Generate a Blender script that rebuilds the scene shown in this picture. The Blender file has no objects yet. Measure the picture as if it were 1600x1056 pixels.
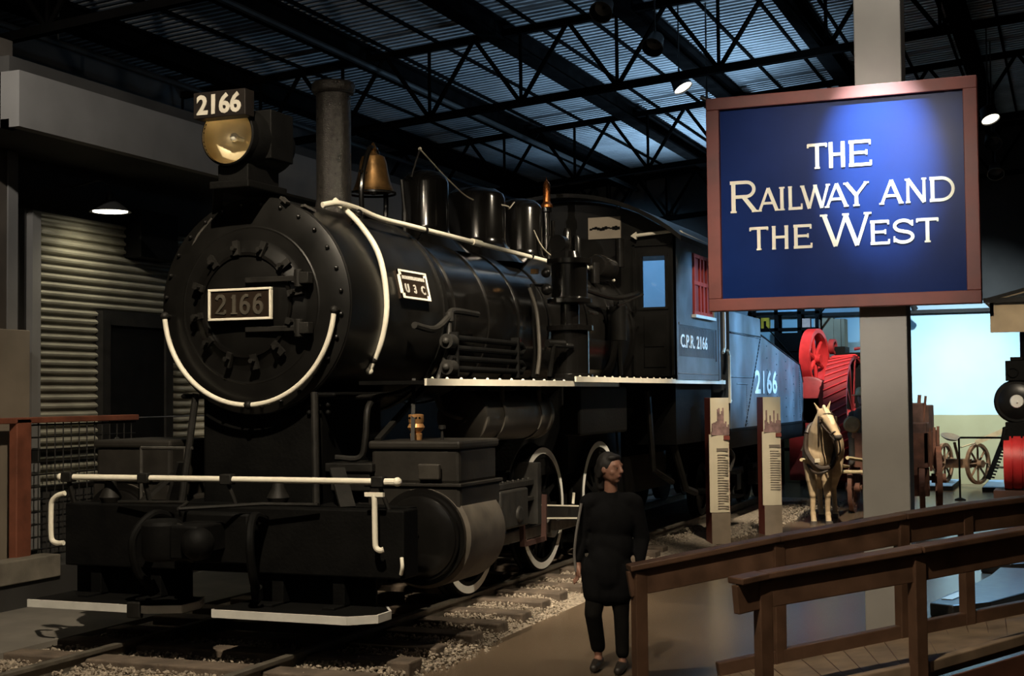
import bpy, bmesh, math, random
from mathutils import Vector, Matrix, noise
random.seed(7)
PI = math.pi
C = bpy.context.scene.collection
sc = bpy.context.scene

# ------------------------------------------------------------------ camera
cd = bpy.data.cameras.new('camera'); cam = bpy.data.objects.new('camera', cd); C.objects.link(cam)
cd.sensor_fit = 'HORIZONTAL'; cd.sensor_width = 36.0
cd.lens = 2189.5 / 1600 * 36.0
cd.clip_end = 200
YAW, PITCH, ROLL = -.3806, .0408, .0100
_f = Vector((math.sin(YAW)*math.cos(PITCH), math.cos(YAW)*math.cos(PITCH), math.sin(PITCH)))
_r = Vector((math.cos(YAW), -math.sin(YAW), 0)); _u = _r.cross(_f)
_r2 = math.cos(ROLL)*_r - math.sin(ROLL)*_u; _u2 = math.cos(ROLL)*_u + math.sin(ROLL)*_r
M = Matrix((( _r2.x, _u2.x, -_f.x, 6.0833), (_r2.y, _u2.y, -_f.y, -9.6425), (_r2.z, _u2.z, -_f.z, 1.8619), (0, 0, 0, 1)))
cam.matrix_world = M
sc.camera = cam

# ------------------------------------------------------------------ world, exposure
w = bpy.data.worlds.new('world'); sc.world = w; w.use_nodes = True
bg = w.node_tree.nodes['Background']; bg.inputs[0].default_value = (1.0, .86, .70, 1); bg.inputs[1].default_value = .012
vs = sc.view_settings
vs.view_transform = 'Standard'; vs.look = 'None'; vs.exposure = 0.0; vs.gamma = 1.0
try: vs.use_curve_mapping = False
except Exception: pass
sc.display_settings.display_device = 'sRGB'

# ------------------------------------------------------------------ lights (museum spots plus unseen added lamps)
def spot(name, loc, tgt, power, col, angle, blend=.5, size=.06):
    l = bpy.data.lights.new(name, 'SPOT'); l.energy = power; l.color = col
    l.spot_size = math.radians(angle); l.spot_blend = blend; l.shadow_soft_size = size
    o = bpy.data.objects.new(name, l); C.objects.link(o); o.location = loc
    o.rotation_euler = (Vector(tgt)-Vector(loc)).to_track_quat('-Z', 'Y').to_euler()
    return o
WARM = (1, .85, .63); NEUT = (1, .92, .80); BLUE = (.30, .62, 1.0); COOL = (.72, .90, 1.0)
spot('spot_front', (2.4, -4.4, 6.9), (.0, -.3, 1.9), 2500, WARM, 58, .7)
spot('added_lens_spot', (4.6, -9.0, 3.7), (.0, -.4, 3.92), 420, WARM, 7, .6, .05)  # unseen narrow spot added to brighten the headlight lens
spot('spot_board', (3.2, -1.4, 6.6), (1.35, 2.2, 2.2), 3600, WARM, 36, .9, .10)
spot('spot_boiler', (5.2, 4.6, 6.5), (1.2, 5.6, 2.9), 2400, WARM, 44, .9, .10)
spot('spot_domes', (3.4, -3.2, 5.6), (.1, 3.8, 3.9), 900, WARM, 24, .8, .10)
spot('spot_cab_front', (3.4, 1.5, 6.4), (.9, 7.5, 3.6), 900, WARM, 24, .8)
for _y, _ty, _tz, _p in ((10.4, 8.4, 2.65, 2600), (12.2, 10.3, 2.55, 2600), (13.4, 11.6, 2.45, 3000), (15.0, 13.1, 2.35, 3000), (16.6, 14.6, 2.15, 3000), (18.0, 15.9, 2.0, 2600)):
    spot('spot_blue', (7.0, _y, 5.0), (1.45, _ty, _tz), _p, BLUE, 21, .75)
spot('spot_sign', (4.62, .35, 5.6), (4.67, 1.95, 3.80), 3000, COOL, 27, 1.0, .03)
spot('added_floor_blue', (5.6, 10.5, 6.2), (5.0, 5.0, -.1), 3400, BLUE, 34, .8)  # added lamp, stands in for the mural's blue reflection in the floor
spot('spot_sign_wash', (4.19, -6.75, 5.66), (4.3, 1.9, 3.3), 2500, NEUT, 22, .9, .10)
spot('spot_sign_corner', (5.55, 1.2, 5.3), (5.40, 1.95, 4.30), 26, NEUT, 40, 1.0, .03)
spot('spot_column_top', (4.9, 0.9, 6.4), (4.6, 2.1, 4.75), 120, NEUT, 50, 1.0)
spot('spot_column_low', (6.5, -4.5, 6.5), (4.65, 2.1, 1.4), 110, NEUT, 18, .9)
spot('spot_panels', (4.2, 3.5, 6.2), (1.8, 9.4, .9), 2000, WARM, 22, .8)
spot('spot_horse', (3.3, 8.6, 6.2), (2.5, 12.0, 1.3), 3000, WARM, 26, .7)
spot('spot_backdrop', (3.7, 17.4, 6.0), (4.0, 22.2, 2.5), 2500, COOL, 56, 1.0)
spot('spot_backdrop_field', (3.6, 17.6, 5.6), (4.0, 22.2, .5), 1500, (1, .97, .84), 50, 1.0)
spot('spot_backdrop_side', (1.0, 18.6, 5.4), (.9, 22.2, 3.2), 420, BLUE, 70, 1.0)
spot('added_backdrop_spot', (-3.0, 19.0, 5.6), (-3.4, 22.2, 4.3), 420, BLUE, 80, 1.0)  # added spot, lights the wall glimpsed through the cab door pane
spot('spot_red_engine', (3.6, 13.5, 6.0), (1.8, 17.8, 2.2), 2400, NEUT, 30, .7)
spot('spot_right_engine', (6.6, 9.0, 6.0), (5.2, 15.5, 1.6), 1500, WARM, 30, .7)
spot('spot_wagon', (5.4, 11.6, 6.0), (3.8, 15.3, .8), 700, WARM, 30, .8)
spot('spot_mower', (4.6, 16.5, 5.6), (4.2, 20.6, .5), 330, WARM, 34, .8)
spot('spot_ramp', (3.8, -5.6, 6.6), (4.9, .2, .3), 1500, WARM, 44, .9)
spot('spot_gravel', (4.6, -.5, 6.5), (1.75, 2.2, 0), 1100, WARM, 36, .9)
spot('spot_walkway', (3.4, 5.2, 6.5), (3.2, 3.2, 0), 200, WARM, 60, 1.0)
spot('spot_left_fascia', (-1.0, -3.0, 6.0), (-3.0, 3.0, 4.6), 900, NEUT, 56, .9)
spot('added_uplight_far', (-.4, 18.6, 3.3), (-1.0, 18.0, 7.5), 3600, (.40, .68, 1.0), 100, 1.0, .6)  # unseen uplights, this and the next two, added to tint the deck blue
spot('added_uplight', (2.6, 13.6, 3.4), (-.1, 12.4, 7.5), 3200, (.40, .68, 1.0), 84, 1.0, .6)
spot('added_uplight_near', (3.6, 8.6, 5.0), (1.2, 7.6, 7.6), 320, (.46, .72, 1.0), 110, 1.0, .2)
fill_light = bpy.data.lights.new('added_fill', 'AREA'); fill_light.energy = 28; fill_light.size = 6; fill_light.color = (1, .90, .76)  # unseen area light added as general fill behind the camera
lo = bpy.data.objects.new('added_fill', fill_light); C.objects.link(lo); lo.location = (3, -11.5, 6.8); lo.rotation_euler = (math.radians(50), 0, 0)

# ------------------------------------------------------------------ materials
MATS = {}
def mat(name, col, rough=.6, metal=0., var=.12, scale=8., bump=0., coat=0., emit=None, estr=0., rvar=.08, spec=.5):
    if name in MATS: return MATS[name]
    m = bpy.data.materials.new(name); m.use_nodes = True
    nt = m.node_tree; b = nt.nodes['Principled BSDF']
    tc = nt.nodes.new('ShaderNodeTexCoord')
    n = nt.nodes.new('ShaderNodeTexNoise'); n.inputs['Scale'].default_value = scale; n.inputs['Detail'].default_value = 5
    nt.links.new(tc.outputs['Object'], n.inputs['Vector'])
    cr = nt.nodes.new('ShaderNodeValToRGB')
    c0 = [max(0, c*(1-var*1.6)) for c in col]; c1 = [min(1, c*(1+var*1.6)) for c in col]
    cr.color_ramp.elements[0].position = .3; cr.color_ramp.elements[1].position = .7
    cr.color_ramp.elements[0].color = (*c0, 1); cr.color_ramp.elements[1].color = (*c1, 1)
    nt.links.new(n.outputs['Fac'], cr.inputs['Fac']); nt.links.new(cr.outputs['Color'], b.inputs['Base Color'])
    mr = nt.nodes.new('ShaderNodeMapRange'); mr.inputs['To Min'].default_value = max(.02, rough-rvar); mr.inputs['To Max'].default_value = min(1, rough+rvar)
    nt.links.new(n.outputs['Fac'], mr.inputs['Value']); nt.links.new(mr.outputs['Result'], b.inputs['Roughness'])
    b.inputs['Metallic'].default_value = metal
    b.inputs['Specular IOR Level'].default_value = spec
    b.inputs['Coat Weight'].default_value = coat; b.inputs['Coat Roughness'].default_value = .15
    if emit: b.inputs['Emission Color'].default_value = (*emit, 1); b.inputs['Emission Strength'].default_value = estr
    if bump:
        bp = nt.nodes.new('ShaderNodeBump'); bp.inputs['Strength'].default_value = bump; bp.inputs['Distance'].default_value = .02
        n2 = nt.nodes.new('ShaderNodeTexNoise'); n2.inputs['Scale'].default_value = scale*5; n2.inputs['Detail'].default_value = 4
        nt.links.new(tc.outputs['Object'], n2.inputs['Vector']); nt.links.new(n2.outputs['Fac'], bp.inputs['Height']); nt.links.new(bp.outputs['Normal'], b.inputs['Normal'])
    MATS[name] = m; return m
def glass(name, tint=(1, 1, 1), rough=.02):
    if name in MATS: return MATS[name]
    m = bpy.data.materials.new(name); m.use_nodes = True; nt = m.node_tree
    nt.nodes.remove(nt.nodes['Principled BSDF']); out = nt.nodes['Material Output']
    t = nt.nodes.new('ShaderNodeBsdfTransparent'); t.inputs[0].default_value = (*tint, 1)
    g = nt.nodes.new('ShaderNodeBsdfGlossy'); g.inputs['Roughness'].default_value = rough
    fr = nt.nodes.new('ShaderNodeFresnel'); fr.inputs[0].default_value = 1.5
    mx = nt.nodes.new('ShaderNodeMixShader')
    nt.links.new(fr.outputs[0], mx.inputs[0]); nt.links.new(t.outputs[0], mx.inputs[1]); nt.links.new(g.outputs[0], mx.inputs[2]); nt.links.new(mx.outputs[0], out.inputs[0])
    MATS[name] = m; return m

BLACK = mat('black_paint', (.007, .0066, .006), .34, 0, .25, 3, .04, .0, spec=.35)
BLACKG = mat('gloss_black', (.0065, .006, .0055), .20, 0, .2, 3, .02, .2)
DOMEG = mat('dome_gloss', (.006, .0055, .005), .13, 0, .2, 3, .02, .5, rvar=.03)
CYLM = mat('cylinder_iron', (.020, .0175, .0145), .6, 0, .2, 5, .08, spec=.3)
RESV = mat('reservoir_iron', (.045, .040, .033), .5, 0, .2, 5, .06, spec=.35)
BRKT = mat('dark_red_iron', (.035, .012, .008), .7, 0, .2, 5)
SOOT = mat('sooty_iron', (.0022, .0021, .0019), .7, 0, .3, 6, .15, spec=.14)
IRON = mat('dark_iron', (.012, .011, .0095), .6, .1, .25, 9, .1, spec=.3)
STEEL = mat('worn_steel', (.16, .15, .135), .42, .7, .2, 9, .05)
CREAM = mat('cream_paint', (.84, .79, .66), .45, 0, .05, 5)
WHITE = mat('white_paint', (.80, .79, .74), .5, 0, .05, 5)
BRASS = mat('old_brass', (.20, .11, .04), .36, .8, .25, 9, .05)
COPPER = mat('copper', (.80, .27, .08), .28, .9, .12, 9)
LUBR = mat('brass_fitting', (.60, .31, .12), .42, .5, .2, 14, .1)
DIGIT = mat('dull_digit', (.075, .064, .048), .6, .2, .15, 9)
LETTER = mat('pale_letter', (.42, .40, .36), .6, 0, .08, 9)
LENS = glass('clear_glass', (1, 1, 1), .02)
REFL = mat('silvered_reflector', (.85, .72, .46), .40, .55, .1, 5)
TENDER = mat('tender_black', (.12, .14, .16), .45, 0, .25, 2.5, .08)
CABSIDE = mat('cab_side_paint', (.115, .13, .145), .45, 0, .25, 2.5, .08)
REDSASH = mat('red_sash', (.42, .035, .02), .45, 0, .15, 8)
RUST = mat('red_oxide_rail', (.17, .055, .030), .6, 0, .2, 5, .06)
SIGNRED = mat('sign_frame_red', (.165, .040, .030), .55, 0, .12, 4, .03)
SIGNBLUE = mat('sign_blue', (.0048, .0190, .105), .30, 0, .06, 3, spec=.06, rvar=.03)
SIGNCREAM = mat('sign_lettering', (.88, .82, .64), .5, 0, .05, 6)
COLUMN = mat('column_paint', (.36, .34, .31), .8, 0, .04, 3)
WOOD = mat('handrail_wood', (.095, .050, .030), .45, 0, .2, 6, .05)
DECK = mat('ramp_deck_wood', (.25, .18, .12), .6, 0, .2, 5, .05)
TIE = mat('creosoted_timber', (.10, .075, .055), .85, 0, .25, 7, .35)
STONE = mat('gravel_stone', (.27, .225, .175), .9, 0, .35, 30, .2)
CONC = mat('concrete', (.16, .145, .125), .85, 0, .15, 2, .1)
GREYWALL = mat('grey_fascia', (.16, .155, .15), .85, 0, .08, 2, .05)
DARKWALL = mat('dark_wall', (.030, .028, .026), .85, 0, .2, 1.5, .05)
SHEET = mat('corrugated_steel', (.30, .285, .23), .5, .25, .12, 3, .05)
DECKROOF = mat('roof_deck', (.24, .245, .25), .65, .1, .15, 1.2, .05)
BEAM = mat('roof_steel', (.0028, .0026, .0025), .85, 0, .2, 3, .05, spec=0.0)
LAMPBODY = mat('lamp_body', (.03, .03, .03), .4, .3, .1, 8)
LAMPON = mat('lamp_lit', (1, .95, .8), .5, emit=(1, .90, .70), estr=6.0)
LAMPWALL = mat('wall_lamp_lit', (1, .95, .8), .5, emit=(1, .93, .72), estr=7.0)
REDENG = mat('red_engine_paint', (.55, .028, .030), .42, 0, .15, 4, .05)
DKRED = mat('dark_red_paint', (.26, .020, .022), .5, 0, .2, 4, .05)
WAGON = mat('wagon_wood', (.17, .075, .05), .75, 0, .3, 5, .15)
PALEWOOD = mat('pale_wood', (.55, .44, .26), .7, 0, .15, 6, .08)
TAN = mat('tan_board', (.40, .31, .20), .8, 0, .12, 2, .05)
HORSE = mat('palomino_coat', (.44, .325, .20), .75, 0, .18, 5, .06)
LEATHER = mat('dark_leather', (.035, .022, .014), .5, 0, .2, 10, .05)
CLOTH = mat('black_cloth', (.0045, .0045, .005), .95, 0, .2, 12, .1, spec=.1)
CLOTH2 = mat('black_trousers', (.006, .0055, .005), .95, 0, .2, 12, .1, spec=.1)
SKIN = mat('skin', (.24, .12, .082), .55, 0, .08, 20)
HAIR = mat('dark_hair', (.005, .0035, .0028), .65, 0, .2, 30, .1)
SHOE = mat('dark_shoe', (.02, .016, .013), .5, 0, .1, 10)
PAPER = mat('cream_print', (.66, .58, .42), .55, 0, .04, 3)
PRINT = mat('print_ink', (.19, .155, .12), .7, 0, .1, 9)
PICT = mat('sepia_print', (.26, .16, .15), .6, 0, .3, 12)
PANELRED = mat('panel_red', (.20, .045, .032), .5, 0, .1, 4)
PANELBASE = mat('panel_base', (.23, .18, .13), .6, 0, .1, 4)
BLUELIT = mat('blue_lit_top', (.18, .36, .62), .5, 0, .08, 4)  # blue light put into the plinth tops' base colour
ROPE = mat('pale_cord', (.45, .40, .32), .8, 0, .1, 9)

# floor: polished dark brown slab with faint joints
def floor_mat():
    m = bpy.data.materials.new('polished_floor'); m.use_nodes = True; nt = m.node_tree; b = nt.nodes['Principled BSDF']
    tc = nt.nodes.new('ShaderNodeTexCoord')
    n = nt.nodes.new('ShaderNodeTexNoise'); n.inputs['Scale'].default_value = .8; n.inputs['Detail'].default_value = 6
    nt.links.new(tc.outputs['Object'], n.inputs['Vector'])
    cr = nt.nodes.new('ShaderNodeValToRGB')
    cr.color_ramp.elements[0].color = (.10, .072, .048, 1); cr.color_ramp.elements[1].color = (.145, .106, .072, 1)
    nt.links.new(n.outputs['Fac'], cr.inputs['Fac']); nt.links.new(cr.outputs['Color'], b.inputs['Base Color'])
    b.inputs['Roughness'].default_value = .25; b.inputs['Specular IOR Level'].default_value = .4
    return m
FLOOR = floor_mat()
# painted mural: blue sky, dry grass field
def mural_mat():
    m = bpy.data.materials.new('mural_paint'); m.use_nodes = True; nt = m.node_tree; b = nt.nodes['Principled BSDF']
    tc = nt.nodes.new('ShaderNodeTexCoord'); sx = nt.nodes.new('ShaderNodeSeparateXYZ'); nt.links.new(tc.outputs['Object'], sx.inputs[0])
    n = nt.nodes.new('ShaderNodeTexNoise'); n.inputs['Scale'].default_value = 1.6; n.inputs['Detail'].default_value = 6
    nt.links.new(tc.outputs['Object'], n.inputs['Vector'])
    ma = nt.nodes.new('ShaderNodeMath'); ma.operation = 'MULTIPLY_ADD'; ma.inputs[1].default_value = .02; nt.links.new(n.outputs['Fac'], ma.inputs[0]); nt.links.new(sx.outputs['Z'], ma.inputs[2])
    cr = nt.nodes.new('ShaderNodeValToRGB'); cr.color_ramp.interpolation = 'CONSTANT'
    cr.color_ramp.elements[0].color = (0, 0, 0, 1); cr.color_ramp.elements[1].color = (1, 1, 1, 1); cr.color_ramp.elements[1].position = .5
    mr = nt.nodes.new('ShaderNodeMapRange'); mr.inputs['From Min'].default_value = 1.30; mr.inputs['From Max'].default_value = 1.40
    nt.links.new(ma.outputs[0], mr.inputs['Value']); nt.links.new(mr.outputs[0], cr.inputs[0])
    g = nt.nodes.new('ShaderNodeValToRGB'); g.color_ramp.elements[0].color = (.26, .25, .14, 1); g.color_ramp.elements[1].color = (.36, .36, .22, 1); nt.links.new(n.outputs['Fac'], g.inputs[0])
    s = nt.nodes.new('ShaderNodeValToRGB'); s.color_ramp.elements[0].color = (.40, .62, .72, 1); s.color_ramp.elements[1].color = (.50, .70, .78, 1); nt.links.new(n.outputs['Fac'], s.inputs[0])
    mx = nt.nodes.new('ShaderNodeMixRGB'); nt.links.new(cr.outputs[0], mx.inputs[0]); nt.links.new(g.outputs[0], mx.inputs[1]); nt.links.new(s.outputs[0], mx.inputs[2])
    nt.links.new(mx.outputs[0], b.inputs['Base Color']); b.inputs['Roughness'].default_value = .9
    return m
MURAL = mural_mat()

# ------------------------------------------------------------------ mesh helpers
class B:
    """collects shapes in one bmesh and links them as one mesh object"""
    def __init__(s, off=(0, 0, 0)): s.bm = bmesh.new(); s.off = Vector(off)
    def _quads(s, rings, closed=True, cap=(True, True)):
        n = len(rings[0])
        for a, b in zip(rings, rings[1:]):
            for i in range(n if closed else n-1):
                j = (i+1) % n
                try: s.bm.faces.new((a[i], a[j], b[j], b[i]))
                except ValueError: pass
        if closed:
            if cap[0] and len(rings[0]) > 2: s.bm.faces.new(list(reversed(rings[0])))
            if cap[1] and len(rings[-1]) > 2: s.bm.faces.new(rings[-1])
    def box(s, x0, x1, y0, y1, z0, z1, rot=None, piv=None):
        cs = [Vector((x, y, z)) for z in (z0, z1) for y in (y0, y1) for x in (x0, x1)]
        if rot is not None:
            p = Vector(piv) if piv is not None else Vector(((x0+x1)/2, (y0+y1)/2, (z0+z1)/2))
            cs = [rot @ (c-p) + p for c in cs]
        v = [s.bm.verts.new(c) for c in cs]
        for f in ((0, 2, 3, 1), (4, 5, 7, 6), (0, 1, 5, 4), (2, 6, 7, 3), (0, 4, 6, 2), (1, 3, 7, 5)): s.bm.faces.new([v[i] for i in f])
        return s
    def bar(s, p0, p1, wd, h, up=(0, 0, 1)):
        p0, p1 = Vector(p0), Vector(p1); d = (p1-p0).normalized(); sd = d.cross(Vector(up)).normalized(); u = sd.cross(d)
        rings = [[s.bm.verts.new(p + sd*a*wd/2 + u*b*h/2) for a, b in ((-1, -1), (1, -1), (1, 1), (-1, 1))] for p in (p0, p1)]
        s._quads(rings); return s
    def cyl(s, p0, p1, r0, r1=None, n=24, cap=(True, True)):
        r1 = r0 if r1 is None else r1
        return s.lathe([(r0, 0), (r1, (Vector(p1)-Vector(p0)).length)], p0, Vector(p1)-Vector(p0), n, cap)
    def lathe(s, prof, org, axis=(0, 0, 1), n=32, cap=(True, True), a0=0., a1=None):
        ax = Vector(axis).normalized(); t = Vector((0, 0, 1)) if abs(ax.z) < .9 else Vector((1, 0, 0))
        e1 = ax.cross(t).normalized(); e2 = ax.cross(e1); org = Vector(org)
        rings = []
        for r, h in prof:
            r = max(r, 1e-4)
            rings.append([s.bm.verts.new(org + ax*h + (e1*math.cos(2*PI*i/n)+e2*math.sin(2*PI*i/n))*r) for i in range(n)])
        s._quads(rings, True, cap); return s
    def ring(s, org, axis, r0, r1, h, n=40):
        return s.lathe([(r0, 0), (r1, 0), (r1, h), (r0, h), (r0, 0)], org, axis, n, (False, False))
    def tube(s, pts, r, n=10, closed=False):
        pts = [Vector(p) for p in pts]; rs = r if isinstance(r, (list, tuple)) else [r]*len(pts)
        rings = []; prev = None
        m = len(pts)
        for i, p in enumerate(pts):
            a = pts[(i-1) % m] if (closed or i) else p; b = pts[(i+1) % m] if (closed or i < m-1) else p
            d = (b-a).normalized()
            if prev is None:
                t = Vector((0, 0, 1)) if abs(d.z) < .9 else Vector((1, 0, 0)); e1 = d.cross(t).normalized()
            else: e1 = (prev - d*prev.dot(d)).normalized()
            prev = e1; e2 = d.cross(e1)
            rings.append([s.bm.verts.new(p + (e1*math.cos(2*PI*k/n)+e2*math.sin(2*PI*k/n))*rs[i]) for k in range(n)])
        if closed: rings.append(rings[0]); s._quads(rings, True, (False, False))
        else: s._quads(rings)
        return s
    def prism(s, poly, o, ex, ey, ez, d):
        o, ex, ey, ez = Vector(o), Vector(ex), Vector(ey), Vector(ez)
        r = [[s.bm.verts.new(o + ex*x + ey*y + ez*k) for x, y in poly] for k in (0, d)]
        s._quads(r); return s
    def sph(s, c, r, sx=1, sy=1, sz=1, n=16):
        c = Vector(c); prof = [(math.sin(PI*i/n), -math.cos(PI*i/n)) for i in range(n+1)]
        rings = [[s.bm.verts.new(c + Vector((max(a, 1e-3)*math.cos(2*PI*k/n)*r*sx, max(a, 1e-3)*math.sin(2*PI*k/n)*r*sy, h*r*sz))) for k in range(n)] for a, h in prof]
        s._quads(rings); return s
    def obj(s, name, m, parent=None, smooth=True, bevel=0., ang=34, loc=None):
        bm = s.bm
        if s.off.length: bmesh.ops.translate(bm, verts=bm.verts, vec=-s.off)
        bmesh.ops.recalc_face_normals(bm, faces=bm.faces)
        me = bpy.data.meshes.new(name)
        if smooth:
            for f in bm.faces: f.smooth = True
            for e in bm.edges:
                if len(e.link_faces) == 2 and e.calc_face_angle(0) > math.radians(ang): e.smooth = False
        bm.to_mesh(me); bm.free(); me.materials.append(m)
        o = bpy.data.objects.new(name, me); C.objects.link(o)
        if parent: o.parent = parent
        if loc is not None: o.location = loc
        if bevel:
            md = o.modifiers.new('bevel', 'BEVEL'); md.width = bevel; md.segments = 2; md.limit_method = 'ANGLE'; md.angle_limit = math.radians(50)
        return o
def tag(o, label, cat, group=None, kind=None):
    o['label'] = label; o['category'] = cat
    if group: o['group'] = group
    if kind: o['kind'] = kind
    return o
def thing(name, label, cat, loc=(0, 0, 0), rotz=0, group=None):
    o = bpy.data.objects.new(name, None); C.objects.link(o); o.location = loc; o.rotation_euler = (0, 0, rotz); o.empty_display_size = .1
    return tag(o, label, cat, group)
def struct(o): o['kind'] = 'structure'; return o
def plabel(o, t): o['label'] = t; return o
def dup(root, loc=None, rotz=None, label=None):
    r = root.copy(); C.objects.link(r)
    if loc is not None: r.location = loc
    if rotz is not None: r.rotation_euler = (0, 0, rotz)
    if label: r['label'] = label
    for ch in list(root.children):
        c = ch.copy(); C.objects.link(c); c.parent = r
        for g in list(ch.children):
            d = g.copy(); C.objects.link(d); d.parent = c
    return r
def arc(cx, cz, y, r, a0, a1, n=24):       # points of an arc in the XZ plane
    return [(cx + r*math.cos(math.radians(a0+(a1-a0)*i/n)), y, cz + r*math.sin(math.radians(a0+(a1-a0)*i/n))) for i in range(n+1)]
def smoothpath(pts, n=8):                   # Catmull-Rom through points
    P = [Vector(p) for p in pts]; P = [P[0]*2-P[1]] + P + [P[-1]*2-P[-2]]; out = []
    for i in range(1, len(P)-2):
        for k in range(n):
            t = k/n; a, b, c, d = P[i-1], P[i], P[i+1], P[i+2]
            out.append(.5*((2*b) + (c-a)*t + (2*a-5*b+4*c-d)*t*t + (3*b-a-3*c+d)*t**3))
    out.append(P[-2]); return out
def text(name, s, size, m, o, ex, ez, parent, depth=.006, bold=0., sx=1., spacing=1.):
    """lettering from the built-in font, as a mesh lying in the plane (ex, ez)"""
    cu = bpy.data.curves.new(name, 'FONT'); cu.body = s; cu.size = size; cu.extrude = depth/2; cu.offset = bold; cu.space_character = spacing; cu.resolution_u = 3
    t = bpy.data.objects.new(name, cu); C.objects.link(t)
    me = bpy.data.meshes.new_from_object(t.evaluated_get(bpy.context.evaluated_depsgraph_get())); bpy.data.objects.remove(t)
    ex, ez, o = Vector(ex), Vector(ez), Vector(o); ny = ez.cross(ex)
    for v in me.vertices:
        c = v.co.copy(); v.co = o + ex*c.x*sx + ez*c.y - ny*c.z
    me.name = name; me.materials.append(m); me.update()
    ob = bpy.data.objects.new(name, me); C.objects.link(ob); ob.parent = parent; return ob
# stroke alphabet with small serifs, box 1 high; l = straight stroke, a = arc stroke
def strokes(B_, segs, o, ex, ez, wdt, hgt, th, d):
    o, ex, ez = Vector(o), Vector(ex), Vector(ez); ny = ex.cross(ez)
    for si, sg in enumerate(segs):
        pts = [(x*wdt, y*hgt) for x, y in sg[0]]; t = th*sg[1]
        L = []; R_ = []
        for i, (x, y) in enumerate(pts):
            a = pts[max(i-1, 0)]; b = pts[min(i+1, len(pts)-1)]
            dx, dy = b[0]-a[0], b[1]-a[1]; l = math.hypot(dx, dy) or 1
            L.append((x - dy/l*t/2, y + dx/l*t/2)); R_.append((x + dy/l*t/2, y - dx/l*t/2))
        for i in range(len(pts)-1):
            B_.prism([R_[i], R_[i+1], L[i+1], L[i]], o, ex, ez, ny, d + .0006*si + .0003*(i % 2)*(len(pts) > 3))
def arcp(cx, cy, rx, ry, a0, a1, n=12): return [(cx+rx*math.cos(math.radians(a0+(a1-a0)*i/n)), cy+ry*math.sin(math.radians(a0+(a1-a0)*i/n))) for i in range(n+1)]
def sf(x, y, w_=.11): return ([(x-w_, y), (x+w_, y)], .45)
GL = {
 'T': [([(.5, 0), (.5, 1)], 1), ([(0, .95), (1, .95)], .8), ([(.02, .84), (.02, .99)], .5), ([(.98, .84), (.98, .99)], .5), sf(.5, .02, .14)],
 'H': [([(.14, 0), (.14, 1)], 1), ([(.86, 0), (.86, 1)], 1), ([(.14, .52), (.86, .52)], .75), sf(.14, .02), sf(.14, .98), sf(.86, .02), sf(.86, .98)],
 'E': [([(.14, 0), (.14, 1)], 1), ([(.02, .04), (.98, .04)], .8), ([(.02, .96), (.95, .96)], .8), ([(.14, .52), (.78, .52)], .75), ([(.96, 0), (.96, .2)], .5), ([(.93, .82), (.93, 1)], .5), ([(.78, .42), (.78, .62)], .45)],
 'R': [([(.14, 0), (.14, 1)], 1), ([(.02, .96), (.55, .96)] + arcp(.60, .73, .28, .23, 90, -90) + [(.14, .50)], .8), ([(.50, .50), (.90, .02)], 1), sf(.14, .02), ([(.80, .02), (1., .02)], .45)],
 'A': [([(.06, 0), (.5, 1)], .72), ([(.5, 1), (.94, 0)], 1), ([(.24, .34), (.76, .34)], .7), sf(.06, .02), sf(.94, .02)],
 'I': [([(.5, 0), (.5, 1)], 1), sf(.5, .02, .42), sf(.5, .98, .42)],
 'L': [([(.18, 0), (.18, 1)], 1), ([(.04, .04), (.98, .04)], .8), ([(.96, 0), (.96, .24)], .5), sf(.18, .98, .14)],
 'W': [([(.03, 1), (.28, 0)], 1), ([(.28, 0), (.5, .95)], .72), ([(.5, .95), (.74, 0)], 1), ([(.74, 0), (.97, 1)], .72), sf(.03, .98, .08), sf(.5, .98, .07), sf(.97, .98, .08)],
 'Y': [([(.05, 1), (.5, .45)], 1), ([(.95, 1), (.5, .45)], .75), ([(.5, .48), (.5, 0)], 1), sf(.05, .98), sf(.95, .98), sf(.5, .02, .14)],
 'N': [([(.12, 0), (.12, 1)], .75), ([(.12, 1), (.88, 0)], 1), ([(.88, 0), (.88, 1)], .75), sf(.12, .02), sf(.10, .98), sf(.88, .98)],
 'D': [([(.13, 0), (.13, 1)], 1), ([(.02, .04), (.45, .04)] + arcp(.48, .5, .46, .46, -90, 90, 18) + [(.02, .96)], .85)],
 'S': [([(.92, .80)] + arcp(.5, .735, .39, .225, 25, 270, 16) + arcp(.5, .265, .42, .225, 90, -155, 16) , .9), ([(.91, .72), (.91, .96)], .45), ([(.09, .05), (.09, .30)], .45)],
 '2': [(arcp(.48, .70, .36, .27, 165, -35, 14) + [(.12, .05), (.9, .05)], 1), ([(.9, .02), (.93, .22)], .7)],
 '1': [([(.5, 0), (.5, 1)], 1.15), ([(.28, .82), (.5, .97)], .6), sf(.5, .02, .28)],
 '6': [(arcp(.5, .30, .34, .27, 0, 360, 24), 1), ([(.16, .30), (.17, .52), (.24, .72), (.38, .87), (.58, .95), (.80, .94)], .95)],
}

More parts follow.
